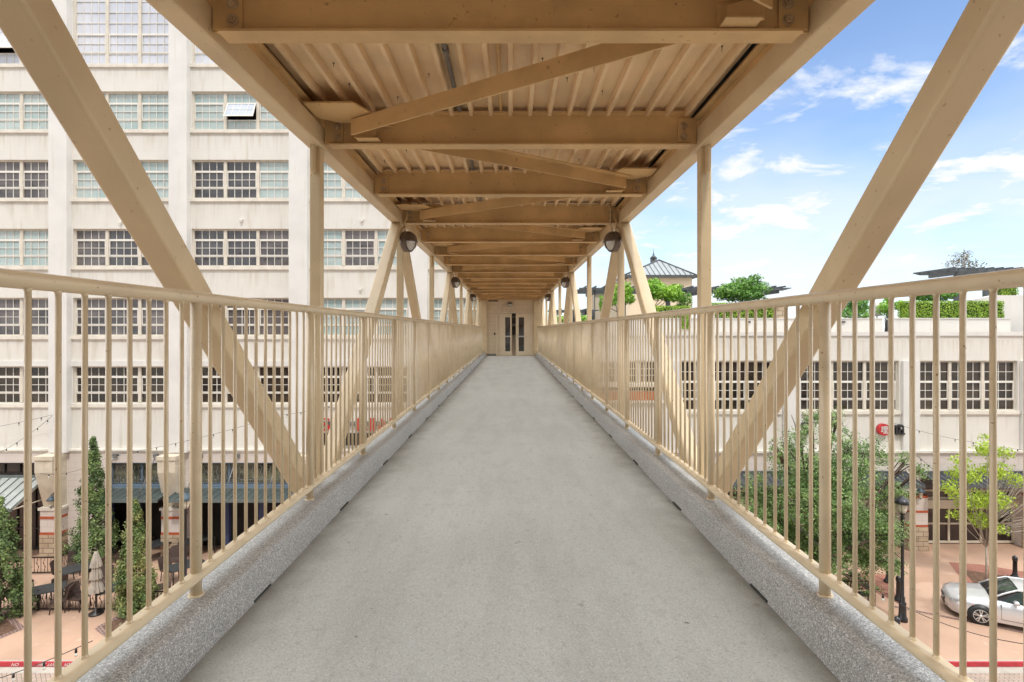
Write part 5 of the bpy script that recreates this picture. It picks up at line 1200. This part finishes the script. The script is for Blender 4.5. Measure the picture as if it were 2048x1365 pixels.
# built along +x (nose at x=0), then turned and moved
ang = math.atan2(-.47, .88)
fw = Vector(G(1962, 1250)); o_ = fw-Vector((.92*math.cos(ang), .92*math.sin(ang), 0))-Vector((.92*math.sin(ang), -.92*math.cos(ang), 0))*-0
def CT(p, zoff=0):   # local: x back from nose, y toward the far side (0 near side face), z up
    x, y, z = p; return (o_.x+x*math.cos(ang)-y*math.sin(ang), o_.y+x*math.sin(ang)+y*math.cos(ang), z+zoff)
car.location = CT((2.3, .9, 0))
def cb(b, name, m, par, smooth=False):
    b.v = [CT(v) for v in b.v]
    if smooth: b.sm = [True]*len(b.f)
    return b.build(name, m, par)
W = 1.82
def shell(st, name, m, par=car):
    """st: list of (x, [(y_in_from_side, z), ...] half section bottom to centre)"""
    b = MB(); n = len(st[0][1]); vs = []
    for x, sec in st: vs += [(x, yi, z) for yi, z in sec]+[(x, W-yi, z) for yi, z in reversed(sec)]
    m2 = 2*n; fs = []
    for i in range(len(st)-1):
        for k in range(m2-1): fs.append((i*m2+k, (i+1)*m2+k, (i+1)*m2+k+1, i*m2+k+1))
    fs.append(tuple(range(m2))); fs.append(tuple(range(len(st)*m2-1, (len(st)-1)*m2-1, -1)))
    b.add(vs, fs); return cb(b, name, m, par, True)
body = shell([(-.02, [(.62, .28), (.60, .40), (.58, .55), (.60, .66), (.75, .70), (.91, .71)]),
       (.12, [(.30, .22), (.24, .38), (.22, .56), (.27, .70), (.5, .76), (.91, .79)]),
       (.35, [(.12, .20), (.06, .38), (.05, .60), (.13, .76), (.38, .84), (.91, .88)]),
       (.75, [(.05, .20), (.01, .38), (.0, .64), (.09, .83), (.32, .90), (.91, .95)]),
       (1.25, [(.04, .19), (.0, .38), (.0, .70), (.08, .90), (.28, .96), (.91, 1.01)]),
       (1.6, [(.04, .19), (.0, .38), (.0, .74), (.09, .93), (.22, .96), (.91, .97)]),
       (2.6, [(.04, .19), (.0, .38), (-.01, .76), (.08, .95), (.2, .97), (.91, .97)]),
       (3.6, [(.04, .19), (.0, .38), (-.01, .78), (.07, .97), (.2, .99), (.91, .99)]),
       (4.2, [(.06, .22), (.03, .38), (.02, .80), (.1, 1.0), (.26, 1.04), (.91, 1.06)]),
       (4.6, [(.25, .28), (.2, .42), (.2, .80), (.28, .96), (.4, 1.0), (.91, 1.02)])], 'body', 'carpaint')
shell([(1.25, [(.22, .93), (.24, .96), (.26, .985), (.5, 1.015), (.91, 1.03)]), (2.05, [(.12, .95), (.2, 1.15), (.30, 1.385), (.5, 1.42), (.91, 1.44)]), (2.15, [(.10, .95), (.19, 1.15), (.29, 1.40), (.5, 1.435), (.91, 1.455)]), (3.2, [(.10, .97), (.19, 1.16), (.30, 1.40), (.5, 1.43), (.91, 1.45)]), (4.15, [(.2, 1.0), (.28, 1.03), (.4, 1.05), (.5, 1.06), (.91, 1.08)])], 'cabin', 'blackplastic')
b = MB(); b.add([(1.30, .33, 1.012), (1.30, W-.33, 1.012), (1.28, W/2, 1.045), (2.03, .36, 1.40), (2.03, W-.36, 1.40), (2.02, W/2, 1.455)], [(0, 3, 5, 2), (2, 5, 4, 1)]); cb(b, 'windscreen', 'carglass', car, True)
b = MB(); pr = [(.285, 1.408), (.42, 1.438), (.91, 1.468), (W-.42, 1.438), (W-.285, 1.408)]; vs = []
for x, dz in ((2.06, -.004), (2.2, .003), (2.7, .012), (3.15, .004)): vs += [(x, y, z+dz) for y, z in pr]
fs = [(i*5+k, (i+1)*5+k, (i+1)*5+k+1, i*5+k+1) for i in range(3) for k in range(4)]; b.add(vs, fs); cb(b, 'roof', 'carpaint', car, True)
for yy, nm in ((0, 1), (W, -1)):
    q = lambda x, y, z: (x, y*nm+yy, z)
    b = MB(); b.tube([q(1.22, .20, .965), q(1.62, .235, 1.21), q(2.02, .285, 1.405), q(2.6, .283, 1.425), q(3.2, .285, 1.405), q(3.8, .24, 1.2), q(4.1, .22, 1.05)], .035, 6); cb(b, 'roof_pillar', 'carpaint', car, True)
    b = MB(); b.add([q(1.55, .115, .975), q(2.55, .10, .98), q(2.55, .262, 1.39), q(2.1, .262, 1.375)], [(0, 1, 2, 3)]); b.add([q(2.62, .10, .98), q(3.6, .14, 1.0), q(3.2, .262, 1.37), q(2.62, .262, 1.39)], [(0, 1, 2, 3)]); cb(b, 'side_window', 'carglass', car)
    b = MB(); b.tube([q(1.95, .04, 1.0), q(1.93, -.08, 1.02)], .03, 6); b.lathe([(.02, -.16), (.07, -.13), (.085, -.02), (.07, .03)], q(1.93, -.05, 1.03), 10, axis=(.15, -nm, 0)); cb(b, 'wing_mirror', 'carpaint', car, True)
    b = MB(); b.add([q(.06, .33, .62), q(.35, .055, .66), q(.72, .02, .72), q(.36, .10, .745), q(.12, .30, .70)], [(0, 1, 2, 3, 4)])
    b.v = [(x, y-.018*nm, z+.012) for x, y, z in b.v]; cb(b, 'headlight', 'headlight', car)
    b = MB(); b.add([q(.66, -.004, .66), q(.95, -.006, .69), q(.66, -.004, .70)], [(0, 1, 2)]); cb(b, 'marker_light', 'amber', car)
    for wx in (.92, 3.62):
        b = MB(); b.lathe([(.0, -.012), (.40, -.012), (.40, .2), (0, .2)], q(wx, 0, .345), 26, axis=(0, nm, 0)); cb(b, 'wheel_arch', 'blackplastic', car)
        b = MB(); b.lathe([(.20, -.018), (.30, -.03), (.325, -.01), (.325, .17), (.2, .19)], q(wx, 0, .325), 28, axis=(0, nm, 0)); wh = cb(b, 'wheel', 'tyre', car, True)
        b = MB(); b.lathe([(.215, -.02), (.235, -.028), (.235, .02), (.215, .02), (.215, -.02)], q(wx, 0, .325), 28, axis=(0, nm, 0), cap=False)
        for k in range(10):
            a = 2*math.pi*k/10+.12*(-1)**k; p0 = Vector(q(wx+.04*math.cos(a), -.022, .325+.04*math.sin(a))); p1 = Vector(q(wx+.22*math.cos(a), -.026, .325+.22*math.sin(a)))
            b.sweep([(-.015, -.008), (.015, -.008), (.015, .008), (-.015, .008)], p0, p1, up=(0, 1, 0))
        b.lathe([(.0, -.034), (.05, -.03), (.055, 0)], q(wx, 0, .325), 12, axis=(0, nm, 0)); cb(b, 'rim', 'rim', wh)
    b = MB(); b.box(1.50, 1.508, yy-.004*nm, yy+.05*nm, .34, .93); b.box(2.58, 2.588, yy-.014*nm, yy+.05*nm, .34, .95); b.box(1.5, 3.4, yy-.001*nm, yy+.05*nm, .335, .345); cb(b, 'door_seam', 'blackplastic', car)
    b = MB(); b.box(2.30, 2.50, yy-.03*nm, yy+.01*nm, .83, .86); cb(b, 'door_handle', 'rim', car)
b = MB(); b.add([(-.035, .66, .40), (-.035, W-.66, .40), (-.035, W-.60, .62), (-.035, .60, .62)], [(0, 3, 2, 1)]); b.add([(.02, .50, .26), (.02, W-.5, .26), (.0, W-.5, .36), (.0, .5, .36)], [(0, 3, 2, 1)]); cb(b, 'grille', 'blackplastic', car)
b = MB(); b.tube([(-.045, .62, .60), (-.05, .91, .44), (-.045, W-.62, .60)], .018, 6); cb(b, 'grille_trim', 'rim', car, True)
b = MB(); b.box(-.05, -.03, .66, W-.66, .30, .37); cb(b, 'bumper_intake', 'blackplastic', car)
b = MB(); b.tube([(1.33, .5, 1.05), (1.75, .95, 1.28)], .008, 4); b.tube([(1.33, 1.1, 1.05), (1.7, 1.5, 1.25)], .008, 4); cb(b, 'wiper', 'blackplastic', car)
